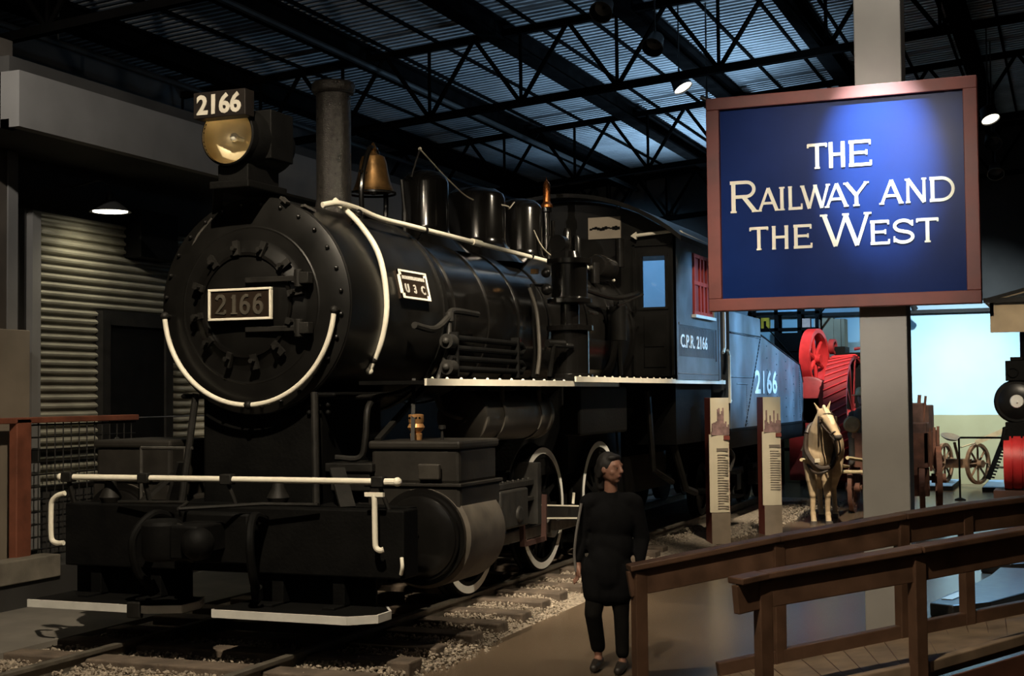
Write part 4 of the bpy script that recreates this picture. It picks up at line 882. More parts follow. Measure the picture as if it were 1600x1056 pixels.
for z, h, th, ls in rows:
    for ch, x, w_ in ls:
        b = B(q); strokes(b, GL[ch], (x, 1.931, z), (1, 0, 0), (0, 0, 1), w_, h, th, .010)
        b.obj('sign_letter', SIGNCREAM, S, smooth=False)

# ================================================================== INFORMATION POSTS
def info_post(loc, rz, lab, kind):
    t = thing('information_post', lab, 'information panel', loc, rz, 'information posts beside the tender')
    B().box(-.13, .13, -.12, .14, 0, 1.95).obj('post_body', PANELRED, t, smooth=False, bevel=.005)
    n = 10
    def curved(x0, x1, z0, z1, d):
        b = B(); r = [[], []]
        rows_ = []
        for k in range(n+1):
            x = x0+(x1-x0)*k/n; yy = -.12 - d - .025*math.sin(PI*(x+.13)/.26 if -.13 < x < .13 else 0)
            rows_.append((x, yy))
        poly = rows_ + [(x, -.118) for x, _ in reversed(rows_)]
        return b.prism(poly, (0, 0, z0), (1, 0, 0), (0, 1, 0), (0, 0, 1), z1-z0)
    curved(-.13, .13, 0, .44, .002).obj('lower_panel', PANELBASE, t)
    p = curved(-.155, .12, .42, 1.46, .010).obj('text_panel', PAPER, t)
    b = B(); rnd = random.Random(kind)
    b.box(-.06, .10, -.165, -.155, 1.235, 1.275)
    for k in range(22 if kind == 1 else 17):
        z = 1.18 - k*.034; x1 = .10 if rnd.random() < .8 else rnd.uniform(.0, .08)
        b.box(-.05, x1, -.163, -.157, z, z+.011)
    b.obj('printed_lines', PRINT, p, smooth=False)
    B().box(.04, .12, -.168, -.15, 1.385, 1.44).obj('dark_tab', PANELRED, p, smooth=False)
    pc = curved(-.13, .13, 1.46, 1.95, .004).obj('picture_panel', PAPER, t)
    b = B(); rnd = random.Random(kind+4)
    for k in range(13):
        x = -.12+k*.0185; h = rnd.uniform(.05, .14) + (.18 if kind == 1 and 4 <= k <= 8 else .14*(k % 3 == 1) if kind == 2 else 0)
        b.box(x, x+.0185, -.158, -.146, 1.47, 1.50+h)
    b.box(-.13, .115, -.157, -.145, 1.45, 1.50); b.obj('picture_skyline', PICT, pc, smooth=False)
    return t
info_post((1.60, 8.98, G), .55, 'cream information post on a red upright, the nearer one, by the cab end', 1)
info_post((2.03, 10.34, G), .55, 'cream information post on a red upright, the one nearer the horse', 2)

# ================================================================== WOMAN
W = thing('person', 'woman in black clothes walking past the railing end, head turned aside', 'person', (2.84, .15, G), .32)
hd = Matrix.Rotation(.95, 3, 'Z')            # head turned to her left
HC = Vector((.085, -.02, 1.475))
def H(x, y, z): return HC + hd @ Vector((x, y, z))
shp = [('e', HC, (.072, .088, .100), hd), ('e', H(0, -.026, -.045), (.056, .062, .066), hd), ('e', H(0, -.052, -.092), (.026, .024, .020), hd),
       ('c', H(0, -.086, .012), .010, H(0, -.102, -.026), .014), ('e', H(0, -.100, -.030), (.017, .012, .010), hd),
       ('e', H(0, -.076, -.060), (.026, .014, .016), hd),
       ('c', H(-.042, -.068, .022), .012, H(.042, -.068, .022), .012), ('e', H(.032, -.072, .003), (.013, .010, .009), hd), ('e', H(-.032, -.072, .003), (.013, .010, .009), hd),
       ('e', H(.040, -.046, -.030), (.024, .022, .026), hd), ('e', H(-.040, -.046, -.030), (.024, .022, .026), hd), ('c', H(.020, -.0795, .012), .0045, H(.043, -.0725, .011), .0045), ('c', H(-.020, -.0795, .012), .0045, H(-.043, -.0725, .011), .0045),
       ('e', H(.074, .01, -.010), (.010, .020, .030), hd), ('e', H(-.074, .01, -.010), (.010, .020, .030), hd),
       ('c', (.085, .0, 1.39), .046, (.088, .015, 1.27), .052), ('c', (-.06, .02, 1.235), .05, (.235, .02, 1.235), .05),
       ('e', (.088, .02, 1.10), (.15, .095, .17), None), ('e', (.08, .02, .90), (.135, .09, .15), None), ('e', (.06, .02, .76), (.155, .10, .12), None),
       # arms
       ('c', (-.075, .02, 1.225), .047, (-.125, .05, .97), .038), ('c', (-.125, .05, .97), .036, (-.160, .0, .775), .023),
       ('c', (.25, .02, 1.225), .047, (.305, .06, .955), .038), ('c', (.305, .06, .955), .036, (.290, -.02, .765), .023),
       # legs
       ('c', (-.01, .02, .72), .082, (-.055, -.02, .42), .052), ('c', (-.055, -.02, .42), .048, (-.02, .09, .10), .030),
       ('c', (.135, .02, .72), .082, (.15, .0, .42), .052), ('c', (.15, .0, .42), .048, (.155, .0, .09), .030),
       ('c', (-.02, .10, .07), .034, (-.045, -.06, .035), .026), ('c', (.155, .02, .06), .034, (.125, -.14, .03), .026)]
def handshape(wr, dirn, side, fwd):
    wr, d, f = Vector(wr), Vector(dirn).normalized(), Vector(fwd).normalized(); sgn = d.cross(f)
    out = [('c', wr, .022, wr+d*.03, .027), ('c', wr+d*.03+f*.016, .020, wr+d*.075+f*.022, .018), ('c', wr+d*.03-f*.016, .020, wr+d*.075-f*.022, .018)]
    for k, (o_, ln) in enumerate(((.028, .062), (.010, .070), (-.009, .066), (-.027, .052))):
        a = wr + d*.078 + f*o_; m1 = a + d*ln*.5 + sgn*side*.008; m2 = m1 + d*ln*.42 + sgn*side*.022
        out += [('c', a, .0095, m1, .009), ('c', m1, .009, m2, .0078)]
    a = wr + d*.028 + f*.024; m1 = a + d*.03 + f*.026; out += [('c', a, .012, m1, .010), ('c', m1, .010, m1 + d*.03 + f*.004, .0085)]
    return out
shp += handshape((-.160, .0, .775), (-.02, -.03, -1), 1, (.25, -1, 0)) + handshape((.290, -.02, .765), (-.02, -.05, -1), -1, (-.25, -1, 0))
organic('body', shp, SKIN, W, .0065, 5, .5)
# sweater: long black tunic with sleeves
tun = [('c', (-.06, .02, 1.235), .062, (.235, .02, 1.235), .062), ('c', (.088, .02, 1.27), .066, (.088, .02, 1.20), .10), ('e', (.088, .02, 1.09), (.172, .118, .19), None), ('e', (.08, .02, .90), (.165, .115, .19), None),
       ('c', (.055, .02, .80), .15, (.055, .02, .70), .155), ('c', (-.02, .02, .72), .125, (-.025, .0, .57), .105), ('c', (.13, .02, .72), .125, (.135, .0, .57), .105), ('c', (.05, .02, .65), .12, (.05, 0, .565), .10),
       ('c', (-.085, .02, 1.22), .062, (-.130, .05, .97), .055), ('c', (-.130, .05, .97), .054, (-.160, .01, .81), .040),
       ('c', (.26, .02, 1.22), .062, (.312, .06, .955), .058), ('c', (.312, .06, .955), .056, (.292, -.01, .80), .040)]
organic('tunic', tun, CLOTH, W, .012, 6, .5)
organic('trouser_leg', [('c', (-.01, .02, .66), .088, (-.055, -.02, .42), .066), ('c', (-.055, -.02, .42), .064, (-.022, .085, .165), .056)], CLOTH2, W, .012, 4, .5)
organic('trouser_leg', [('c', (.135, .02, .66), .088, (.15, .0, .42), .060), ('c', (.15, .0, .42), .058, (.155, .0, .135), .050)], CLOTH2, W, .012, 4, .5)
for p0, p1 in (((-.018, .115, .052), (-.055, -.085, .034)), ((.158, .05, .045), (.118, -.165, .03))):
    organic('shoe', [('c', p0, .042, tuple(Vector(p0)*.5+Vector(p1)*.5), .040), ('c', tuple(Vector(p0)*.5+Vector(p1)*.5), .040, p1, .032)], SHOE, W, .009, 4, .5)
hair = [('e', H(0, .022, .022), (.084, .090, .098), hd), ('e', H(0, -.028, .074), (.068, .050, .028), hd), ('e', H(0, .085, -.02), (.055, .050, .062), hd), ('c', H(.066, .03, .02), .022, H(.062, .06, -.06), .022), ('c', H(-.066, .03, .02), .022, H(-.062, .06, -.06), .022), ('c', H(0, .09, -.03), .045, H(0, .085, -.14), .035)]
organic('hair', hair, HAIR, W, .009, 4, .5)
b = B()
ir = B()
for s in (-1, 1):
    b.sph(H(s*.031, -.0715, .001), .0100, n=12); ir.sph(H(s*.0325, -.0783, .001), .0048, n=10)
b = b.obj('eyes', mat('eye_white', (.35, .31, .27), .3), W); ir.obj('iris', mat('dark_eye', (.02, .013, .01), .2), b)
organic('lips', [('e', H(0, -.0855, -.058), (.021, .006, .0042), hd), ('e', H(0, -.0845, -.066), (.018, .006, .0048), hd)], mat('lips', (.20, .07, .06), .5), W, .004, 2, .4)
B().tube(smoothpath([(-.13, -.05, 1.22), (-.17, -.06, 1.0), (-.185, -.03, .84), (-.175, -.02, .72)], 6), .010, 8).obj('bag_strap', mat('grey_strap', (.13, .12, .11), .8), W)

# ================================================================== HORSE
Hs = thing('horse', 'palomino horse in dark harness standing before the wagon', 'horse', (2.5, 12.0, G), .33)
b1 = Vector((.30, 1.15, 0))                   # from chest to rump
hs = [('e', (-.05, .10, 1.06), (.235, .26, .30), None), ('e', (.05, .45, 1.08), (.255, .40, .295), None), ('e', (.17, .85, 1.10), (.265, .38, .29), None), ('e', (.28, 1.18, 1.16), (.265, .30, .30), None),
      ('c', (-.03, .04, 1.16), .21, (-.055, -.12, 1.42), .150), ('c', (-.055, -.12, 1.42), .150, (-.015, -.26, 1.66), .105), ('c', (-.02, .12, 1.30), .14, (-.03, -.16, 1.62), .07),
      ('c', (-.005, -.26, 1.68), .098, (.055, -.40, 1.56), .086), ('c', (.055, -.40, 1.56), .084, (.125, -.53, 1.39), .060), ('e', (.145, -.57, 1.345), (.062, .058, .055), None), ('e', (.135, -.53, 1.315), (.045, .05, .035), None),
      ('e', (.035, -.31, 1.555), (.07, .10, .10), None),
      ('e', (-.055, -.375, 1.635), (.020, .028, .022), None), ('e', (.105, -.345, 1.645), (.020, .028, .022), None),
      ('c', (-.075, -.24, 1.73), .030, (-.155, -.27, 1.855), .010), ('c', (.050, -.245, 1.745), .030, (.095, -.26, 1.88), .010)]
for hx, fx, fy in ((-.165, -.150, .02), (.065, .075, -.02)):
    hs += [('c', (hx, .08, .98), .125, (hx, .04, .68), .085), ('c', (hx, .04, .68), .078, (fx, .02, .46), .058), ('e', (fx, .01, .455), (.054, .054, .07), None), ('c', (fx, .02, .42), .046, (fx-.005, .02, .17), .037), ('e', (fx, .02, .155), (.047, .05, .05), None), ('c', (fx, .015, .14), .040, (fx, -.03, .06), .046)]
for hx, hy_ in ((.155, 1.18), (.40, 1.28)):
    hs += [('c', (hx, hy_, 1.06), .175, (hx, hy_-.10, .74), .115), ('c', (hx, hy_-.10, .74), .105, (hx+.005, hy_+.12, .50), .060), ('e', (hx+.005, hy_+.13, .48), (.05, .06, .07), None), ('c', (hx+.005, hy_+.12, .46), .048, (hx+.01, hy_+.06, .17), .040), ('e', (hx+.01, hy_+.05, .15), (.047, .05, .05), None), ('c', (hx+.01, hy_+.04, .14), .041, (hx+.01, hy_-.01, .06), .047)]
BLAZE = mat('pale_blaze', (.66, .55, .36), .7, 0, .08, 8)
MUZ = mat('grey_muzzle', (.07, .055, .045), .7, 0, .1, 8)
def hmat(c):
    if c.y < -.50 and c.z < 1.375: return 2
    if c.y < -.28 and c.z > 1.42 and (c.z - 1.60)*.75 - (c.y + .38)*.66 > .035 and abs(c.x - (.02 - (c.y+.30)*.45)) < .055: return 1
    if c.z < .075: return 1
    return 0
organic('body', hs, HORSE, Hs, .011, 8, .5, [HORSE, BLAZE, MUZ], hmat)
b = B().sph((-.068, -.405, 1.60), .020, n=10).sph((.122, -.37, 1.605), .020, n=10); b.obj('eyes', mat('dark_eye', (0, 0, 0)), Hs)
b = B()
for x, y in ((-.15, -.01), (.075, -.05), (.165, 1.19), (.41, 1.29)): b.lathe([(.050, .055), (.062, .0)], (x, y-.02, 0), (0, 0, 1), 16)
b.obj('hooves', MUZ, Hs)
organic('mane', [('c', (.0, .12, 1.40), .05, (.01, -.10, 1.68), .035), ('c', (.01, -.10, 1.68), .035, (-.01, -.28, 1.80), .025), ('c', (-.01, -.30, 1.79), .03, (.02, -.40, 1.66), .02)], BLAZE, Hs, .014, 3)
b = B().tube(smoothpath([(-.23, -.02, 1.38), (-.25, -.06, 1.12), (-.12, -.2, .90), (.0, -.22, .86), (.12, -.16, .92), (.20, .0, 1.14), (.16, .02, 1.38), (.0, .08, 1.52), (-.16, .05, 1.50), (-.23, -.02, 1.38)], 5), .042, 10); b.obj('harness_collar', LEATHER, Hs)
b = B().tube(smoothpath([(-.27, .15, 1.02), (-.15, -.18, .80), (.05, -.22, .84), (.20, .0, .98), (.28, .3, 1.0)], 6), .022, 8).tube(smoothpath([(-.2, .0, .98), (-.1, -.17, .86), (-.14, -.16, 1.0)], 5), .014, 8).tube(smoothpath([(-.24, .45, 1.1), (-.1, .42, 1.36), (.1, .42, 1.385), (.28, .45, 1.2), (.30, .5, .95)], 5), .022, 8)
b.tube(smoothpath([(.16, -.50, 1.32), (.22, -.30, 1.15), (.26, .1, 1.05), (.32, .8, 1.05)], 5), .012, 8).tube(smoothpath([(.10, -.50, 1.30), (.18, -.25, 1.05), (.25, .1, .98)], 5), .012, 8); b.obj('harness_strap', LEATHER, Hs)
plabel(B().box(-.155, -.075, -.245, -.23, .95, 1.01).obj('harness_plate', PAPER, Hs, smooth=False, bevel=.004), 'pale plate on the breast strap')
b = B().tube(smoothpath([(-.08, -.28, 1.72), (-.075, -.36, 1.56), (.03, -.50, 1.40), (.09, -.57, 1.42), (.18, -.50, 1.43), (.14, -.34, 1.58), (.09, -.27, 1.73)], 5), .012, 8).tube(smoothpath([(-.07, -.33, 1.67), (.03, -.40, 1.69), (.13, -.32, 1.67)], 4), .010, 8).tube(smoothpath([(.03, -.5, 1.38), (.11, -.55, 1.29), (.20, -.52, 1.37)], 4), .012, 8); b.obj('bridle', LEATHER, Hs)
plabel(B().box(-.115, -.09, -.42, -.33, 1.55, 1.65).box(.14, .165, -.40, -.31, 1.55, 1.65).obj('blinkers', LEATHER, Hs, bevel=.008), 'dark leather blinkers')
organic('tail', [('c', (.30, 1.45, 1.25), .05, (.31, 1.56, .95), .07), ('c', (.31, 1.56, .95), .07, (.31, 1.55, .45), .03)], BLAZE, Hs, .016, 3)

# ================================================================== WAGON
wl = (3.2, 15.2, G)
Wg = thing('wagon', 'weathered brown wooden farm wagon behind the pale horse and the column', 'wagon', wl)
b = B(wl).box(2.62, 3.86, 14.0, 16.0, .62, .70).box(2.62, 2.67, 14.0, 16.0, .70, 1.18).box(3.81, 3.86, 14.0, 16.0, .70, 1.18).box(2.62, 3.86, 14.0, 14.05, .70, 1.18).box(2.62, 3.86, 15.95, 16.0, .70, 1.18)
for y in (14.3, 15.0, 15.7): b.box(3.86, 3.90, y, y+.07, .55, 1.25).box(2.58, 2.62, y, y+.07, .55, 1.25)
b.obj('wagon_box', WAGON, Wg, smooth=False)
b = B(wl).box(2.7, 3.8, 15.0, 15.9, .8, 1.62).box(3.1, 3.72, 14.9, 15.5, .8, 1.66).box(3.35, 3.82, 14.3, 14.8, 1.1, 1.34); b.obj('load_crate', mat('crate_wood', (.10, .055, .045), .85, 0, .3, 5, .1), Wg, smooth=False, bevel=.02)
B(wl).box(2.60, 3.5, 14.25, 14.6, 1.10, 1.16).box(2.60, 3.5, 14.6, 14.64, 1.16, 1.45).obj('seat_board', WAGON, Wg, smooth=False)
B(wl).tube([(3.62, 14.95, 1.3), (3.66, 14.95, 1.80)], .03, 8).obj('load_stake', WAGON, Wg); B(wl).tube([(3.70, 14.95, 1.3), (3.76, 14.95, 1.78)], .02, 8).obj('load_stake', WAGON, Wg)
def cartwheel(par, off, c, r, wd, m, name='wheel', n=12, ax=(1, 0, 0)):
    b = B(off); a = Vector(ax).normalized(); u = Vector((0, 0, 1)); v = a.cross(u).normalized(); c = Vector(c)
    b.lathe([(r-.06, -wd/2), (r, -wd/2), (r, wd/2), (r-.06, wd/2), (r-.06, -wd/2)], c, a, 48, (False, False)); b.cyl(c-a*.12, c+a*.12, .08, n=16)
    for k in range(n):
        t = 2*PI*k/n; d = u*math.cos(t)+v*math.sin(t); b.tube([c+d*.06, c+d*(r-.03)], [.024, .019], 8)
    return b.obj(name, m, par)
cartwheel(Wg, wl, (3.93, 15.1, .39), .54, .09, WAGON, n=12, ax=(1, .12, 0)); cartwheel(Wg, wl, (2.50, 15.3, .39), .54, .07, WAGON)
cartwheel(Wg, wl, (3.74, 14.25, .27), .42, .09, WAGON, ax=(1, .1, 0)); cartwheel(Wg, wl, (2.62, 14.3, .27), .42, .07, WAGON)
B(wl).cyl((2.5, 15.3, .39), (3.93, 15.1, .39), .04, n=10).cyl((2.62, 14.3, .27), (3.74, 14.25, .27), .04, n=10).box(2.8, 3.7, 13.95, 15.9, .50, .62).box(3.35, 3.85, 14.1, 14.35, .15, .60).obj('undercarriage', WAGON, Wg, smooth=False)
b = B(wl).tube([(2.58, 14.1, .62), (2.35, 12.4, .80), (2.22, 11.78, .84)], .026, 8).tube([(3.1, 14.1, .62), (3.03, 12.9, .78), (2.86, 12.1, .86)], .028, 8).tube([(2.5, 13.85, .55), (3.6, 13.85, .55)], .03, 8); b.obj('shaft', PALEWOOD, Wg)
# seated driver figure, mostly behind the column
Dl = (2.78, 14.42, 1.02)
Dv = thing('person', 'seated wagon driver in dark coat and pale hat, half hidden behind the column', 'person', Dl)
dv = [('c', (0, 0, .18), .15, (0, .02, .45), .15), ('c', (-.16, .02, .47), .06, (.16, .02, .47), .06), ('c', (0, 0, .5), .05, (0, -.01, .62), .05), ('e', (0, -.01, .72), (.075, .09, .105), None), ('e', (0, -.105, .70), (.014, .016, .02), None), ('e', (0, -.07, .645), (.045, .045, .03), None),
      ('c', (-.18, .02, .46), .055, (-.22, -.05, .22), .045), ('c', (-.22, -.05, .22), .043, (-.12, -.28, .16), .033), ('c', (.18, .02, .46), .055, (.22, -.05, .22), .045), ('c', (.22, -.05, .22), .043, (.12, -.28, .16), .033),
      ('c', (-.10, .0, .12), .085, (-.13, -.38, .13), .07), ('c', (-.13, -.38, .13), .062, (-.12, -.42, -.26), .045), ('c', (.10, .0, .12), .085, (.13, -.38, .13), .07), ('c', (.13, -.38, .13), .062, (.12, -.42, -.26), .045), ('c', (-.12, -.40, -.30), .05, (-.12, -.56, -.33), .04), ('c', (.12, -.40, -.30), .05, (.12, -.56, -.33), .04)]
for sx in (-1, 1): dv += handshape((sx*.12, -.28, .16), (-sx*.35, -1, -.1), 1, (0, -.1, 1))
organic('body', dv, SKIN, Dv, .010, 5, .5, [SKIN, mat('dark_coat', (.05, .045, .04), .9)], lambda c: 0 if c.z > .56 or (c.y < -.25 and .08 < c.z < .26 and abs(c.x) < .12) else 1)
plabel(B().lathe([(.17, 0), (.175, .012), (.11, .02), (.10, .11), (.06, .14), (.001, .145)], (0, 0, .78), (0, 0, 1), 32, (True, True)).obj('hat', mat('straw_hat', (.55, .47, .30), .8), Dv), 'pale brimmed hat')
o = B((2.62, 14.0, 1.2)); o.lathe([(.001, -.05), (.115, -.05), (.14, -.02), (.14, .03), (.115, .05), (.001, .05)], (2.66, 14.02, 1.32), (-.2, 1, 0), 28); o = o.obj('grain_sack', mat('sackcloth', (.42, .29, .15), .9, 0, .15, 12, .2), loc=(2.62, 14.0, 1.2))
tag(o, 'round tan sack on the wagon front beside the horse neck', 'sack')

# ================================================================== RED TRACTION ENGINE BEHIND THE TENDER
el = (1.7, 17.9, G)
E_ = thing('traction_engine', 'red traction engine with spoked flywheel and wide ribbed wheel behind the tender', 'traction engine', el)
fa = Vector((.985, -.17, 0)).normalized()
b = B(el); c = Vector((1.46, 17.6, 2.50))
b.lathe([(.50, -.10), (.585, -.10), (.585, .10), (.50, .10), (.50, -.10)], c, fa, 60, (False, False)).cyl(c-fa*.13, c+fa*.13, .085, n=20)
uu = Vector((0, 0, 1)); vv = fa.cross(uu)
for k in range(6):
    t = 2*PI*k/6+.2; d = uu*math.cos(t)+vv*math.sin(t); b.tube([c+d*.06, c+d*.52], [.045, .032], 8)
plabel(b.obj('flywheel', REDENG, E_), 'bright red spoked flywheel')
wc = Vector((2.10, 17.5, 1.38)); wa = Vector((1, -.06, .05)).normalized()
b = B(el).lathe([(1.10, -.21), (1.16, -.21), (1.16, .21), (1.10, .21), (1.10, -.21)], wc, wa, 72, (False, False)).cyl(wc-wa*.3, wc+wa*.3, .16, n=20)
e1 = Vector((0, 1, 0)); e1 = (e1-wa*e1.dot(wa)).normalized(); e2 = wa.cross(e1)
for k in range(12):
    t = 2*PI*k/12; d = e1*math.cos(t)+e2*math.sin(t); b.bar(wc+d*.12+wa*.1, wc+d*1.12+wa*.2, .07, .02, up=wa)
wh = b.obj('drive_wheel', DKRED, E_)
b = B(el)
for k in range(46):
    t0 = 2*PI*k/46; pts = []
    for j in range(7):
        t = t0-.16*(j/6-.5); pts.append(wc + (e1*math.cos(t)+e2*math.sin(t))*1.172 + wa*(-.21+.42*j/6))
    b.tube(pts, .020, 4)
b.obj('wheel_strakes', REDENG, wh)
wc2 = wc + Vector((.78, .1, 0))
B(el).lathe([(1.10, -.1), (1.16, -.1), (1.16, .1), (1.10, .1), (1.10, -.1)], wc2, wa, 60, (False, False)).cyl(wc2-wa*.15, wc2+wa*.15, .14, n=16).bar(wc2-e1*1.12, wc2+e1*1.12, .07, .03, up=wa).bar(wc2-e2*1.12, wc2+e2*1.12, .07, .03, up=wa).bar(wc2-(e1+e2)*.79, wc2+(e1+e2)*.79, .07, .03, up=wa).bar(wc2-(e1-e2)*.79, wc2+(e1-e2)*.79, .07, .03, up=wa).obj('drive_wheel', DKRED, E_)
b = B(el).lathe([(.42, 0), (.46, .02), (.46, .3)], (1.42, 17.05, 1.70), (0, 1, 0), 40, (True, True)).box(1.05, 1.62, 17.05, 17.4, .2, 1.75); b.obj('bunker', DKRED, E_)
b = B(el).cyl((2.2, 17.6, 1.9), (2.2, 20.5, 1.9), .42, n=36).cyl((2.2, 20.2, 2.3), (2.2, 20.2, 3.3), .16, .22, n=24).box(1.75, 1.95, 18.2, 18.8, 2.3, 2.75).box(1.9, 2.5, 17.9, 18.1, 2.2, 2.62); b.obj('boiler', SOOT, E_)
b = B(el).box(1.7, 2.4, 18.0, 19.6, 1.8, 2.4).lathe([(.14, 0), (.14, .12)], (2.05, 18.9, 2.4), (0, 0, 1), 20).tube([(2.1, 18.4, 2.7), (2.5, 18.4, 2.75), (2.5, 18.4, 2.6)], .03, 8).lathe([(.10, -.05), (.15, -.05), (.15, .05), (.10, .05), (.10, -.05)], (1.72, 18.2, 2.75), fa, 30, (False, False)); b.obj('engine_gear', DKRED, E_)
B(el).cyl((1.4, 20.3, .35), (3.0, 20.3, .35), .5, n=32).obj('front_roller', DKRED, E_)

# clutter behind: dark shelf rack with bright boxes, pale tower, posts
rl = (.35, 20.8, G)
Rk = thing('display_rack', 'tall dark metal rack of small bright items above the tender slope', 'rack', rl)
b = B(rl)
for x in (-.45, .12, .62, 1.0): b.box(x-.04, x+.04, 20.7, 20.78, G, 3.85).box(x-.04, x+.04, 21.1, 21.18, G, 3.85)
for z in (.6, 1.4, 2.2, 2.75, 3.2, 3.55): b.box(-.5, 1.04, 20.7, 21.18, z, z+.06)
b.box(.14, .60, 20.72, 20.76, 2.0, 3.15).tube([(1.0, 20.7, 3.45), (1.5, 20.7, 4.1)], .02, 6).tube([(-.1, 20.7, 3.3), (.5, 20.7, 2.6)], .015, 6); b.obj('rack_frame', SOOT, Rk, smooth=False)
clut = [((-.34, 3.25, .30, .24), (.75, .48, .03), 'yellow box with dark stripes on the upper rack shelf'), ((.68, 3.25, .17, .20), (.70, .45, .36), 'pinkish small box on the rack beside the flywheel'), ((.70, 3.02, .16, .12), (.60, .50, .42), 'pale small box under the pinkish one on the rack'), ((.93, 3.24, .12, .18), (.55, .62, .62), 'pale grey square item on the rack by the flywheel top'), ((.14, 3.60, .44, .28), (.30, .48, .62), 'blue grey box on top of the dark rack')]
for (x, z, wd, h), col, lab in clut:
    o = B((x, 20.8, z)); o.box(x, x+wd, 20.72, 20.9, z, z+h)
    if col[0] == .75:
        o = o.obj('rack_box', mat('rack_'+lab.split()[0], col, .6), loc=(x, 20.8, z), smooth=False)
        B((x, 20.8, z)).box(x+.08, x+.13, 20.71, 20.72, z, z+h).box(x+.19, x+.24, 20.71, 20.72, z, z+h*.7).obj('box_stripe', SOOT, o, smooth=False)
    else: o = o.obj('rack_box', mat('rack_'+lab.split()[0], col, .6), loc=(x, 20.8, z), smooth=False)
    tag(o, lab, 'box', 'items on the dark rack')
o = B((1.28, 21.3, G)).box(1.06, 1.30, 21.0, 21.5, G, 3.46).box(1.30, 1.53, 21.02, 21.5, G, 3.44).box(1.44, 1.455, 20.99, 21.02, 1.2, 3.44).obj('model_elevator', TAN, smooth=False, loc=(1.28, 21.3, G))
tag(o, 'tall tan tower block standing behind the red flywheel', 'tower')

# ================================================================== HAY MOWER, LOW PLINTHS AND ROPE BARRIER
ml = (3.9, 20.6, G)
Mw = thing('hay_mower', 'old rusty hay mower with raised cutter bar before the painted field', 'mower', ml)
cartwheel(Mw, ml, (4.22, 20.7, .36), .42, .07, mat('rusty_iron', (.22, .12, .06), .8, .1, .3, 8, .1), n=8, ax=(1, -.55, 0)); cartwheel(Mw, ml, (3.55, 20.9, .36), .42, .07, MATS['rusty_iron'], n=8, ax=(1, -.3, 0))
b = B(ml).cyl((3.5, 20.9, .36), (4.2, 20.7, .36), .04, n=10).box(3.6, 4.1, 20.5, 20.8, .28, .46).tube([(3.85, 20.6, .45), (3.8, 20.3, .8)], .03, 8).tube([(3.9, 20.8, .4), (3.2, 22.0, .5)], .03, 8).tube([(3.4, 20.6, .2), (3.2, 20.4, .5), (3.25, 20.3, .55)], .02, 8); b.obj('mower_frame', MATS['rusty_iron'], Mw)
B(ml).lathe([(.001, -.03), (.12, -.02), (.19, .02), (.20, .04), (.18, .04), (.1, .0), (.001, -.005)], (3.72, 20.3, .90), (.25, -.3, 1), 28).obj('seat', mat('seat_iron', (.20, .16, .11), .6, .2), Mw)
p0, p1 = Vector((4.42, 20.5, .06)), Vector((4.83, 20.5, 1.10)); b = B(ml).bar(p0, p1, .10, .03, up=(0, 1, 0)); n_ = Vector((p1-p0)).normalized(); sd = Vector((n_.z, 0, -n_.x))
for k in range(16):
    a = p0.lerp(p1, .05+k*.06); b.bar(a, a+sd*.11+n_*.02, .035, .02, up=(0, 1, 0))
b.box(4.72, 5.0, 20.48, 20.53, 1.04, 1.10); b.obj('cutter_bar', SOOT, Mw, smooth=False)
plabel(B(ml).bar((4.20, 20.5, .80), (4.74, 20.5, 1.04), .10, .10).obj('swath_board', PALEWOOD, Mw, smooth=False), 'pale wooden swath board')
B(ml).tube([(3.9, 20.5, .7), (4.2, 20.5, .8)], .015, 6).tube([(4.4, 20.9, .3), (5.0, 20.9, .25)], .025, 6).box(4.72, 4.9, 20.6, 20.8, -.02, .03).obj('draw_rod', PALEWOOD, Mw)
for xs, ys, lab in (((3.18, 3.78), (19.9, 22.1), 'low plinth with painted blue light on top, left of the mower wheel'), ((4.35, 5.15), (19.7, 22.1), 'low plinth with painted blue light on top, under the mower cutter bar')):
    c_ = (sum(xs)/2, sum(ys)/2, G)
    t = thing('display_plinth', lab, 'plinth', c_, 0, 'blue plinths by the mural')
    B(c_).box(xs[0], xs[1], ys[0], ys[1], G, -.06).obj('plinth_body', SOOT, t, smooth=False); B(c_).box(xs[0]+.02, xs[1]-.02, ys[0]+.02, ys[1]-.02, -.06, -.045).obj('plinth_top', BLUELIT, t, smooth=False)
sl = (4.1, 17.4, G)
St = thing('barrier_stand', 'thin dark barrier stand with a long crossbar before the mower', 'barrier', sl)
B(sl).tube([(4.1, 17.4, G+.02), (4.1, 17.4, .98), (4.13, 17.4, 1.0), (4.94, 17.4, 1.0)], .018, 8).obj('barrier_pipe', SOOT, St); B(sl).lathe([(.10, 0), (.10, .02), (.03, .05)], (4.1, 17.4, G), (0, 0, 1), 20).obj('stand_base', SOOT, St)

# ================================================================== STEAM ENGINE WITH CANOPY AT THE RIGHT
gl = (5.25, 15.8, G)
Gn = thing('steam_roller', 'black steam road engine with white hub and red wheels under a tan canopy', 'steam engine', gl)
b = B(gl).lathe([(.34, 0), (.37, .03), (.37, .12), (.33, .16), (.33, 3.0)], (5.19, 15.45, 1.67), (0, 1, 0), 48)
b.lathe([(.10, -.05), (.2, -.04), (.27, -.015), (.30, .0)], (5.19, 15.45, 1.67), (0, 1, 0), 36); b.obj('smokebox', BLACK, Gn)
B(gl).ring((5.19, 15.42, 1.67), (0, 1, 0), .185, .215, .03, 36).obj('door_ring', IRON, Gn)
plabel(B(gl).lathe([(.001, -.035), (.10, -.03), (.115, -.0), (.115, .04)], (5.19, 15.40, 1.67), (0, 1, 0), 32).sph((5.20, 15.36, 1.66), .018, n=8).obj('door_hub', WHITE, Gn), 'cream painted disc at the smokebox door centre')
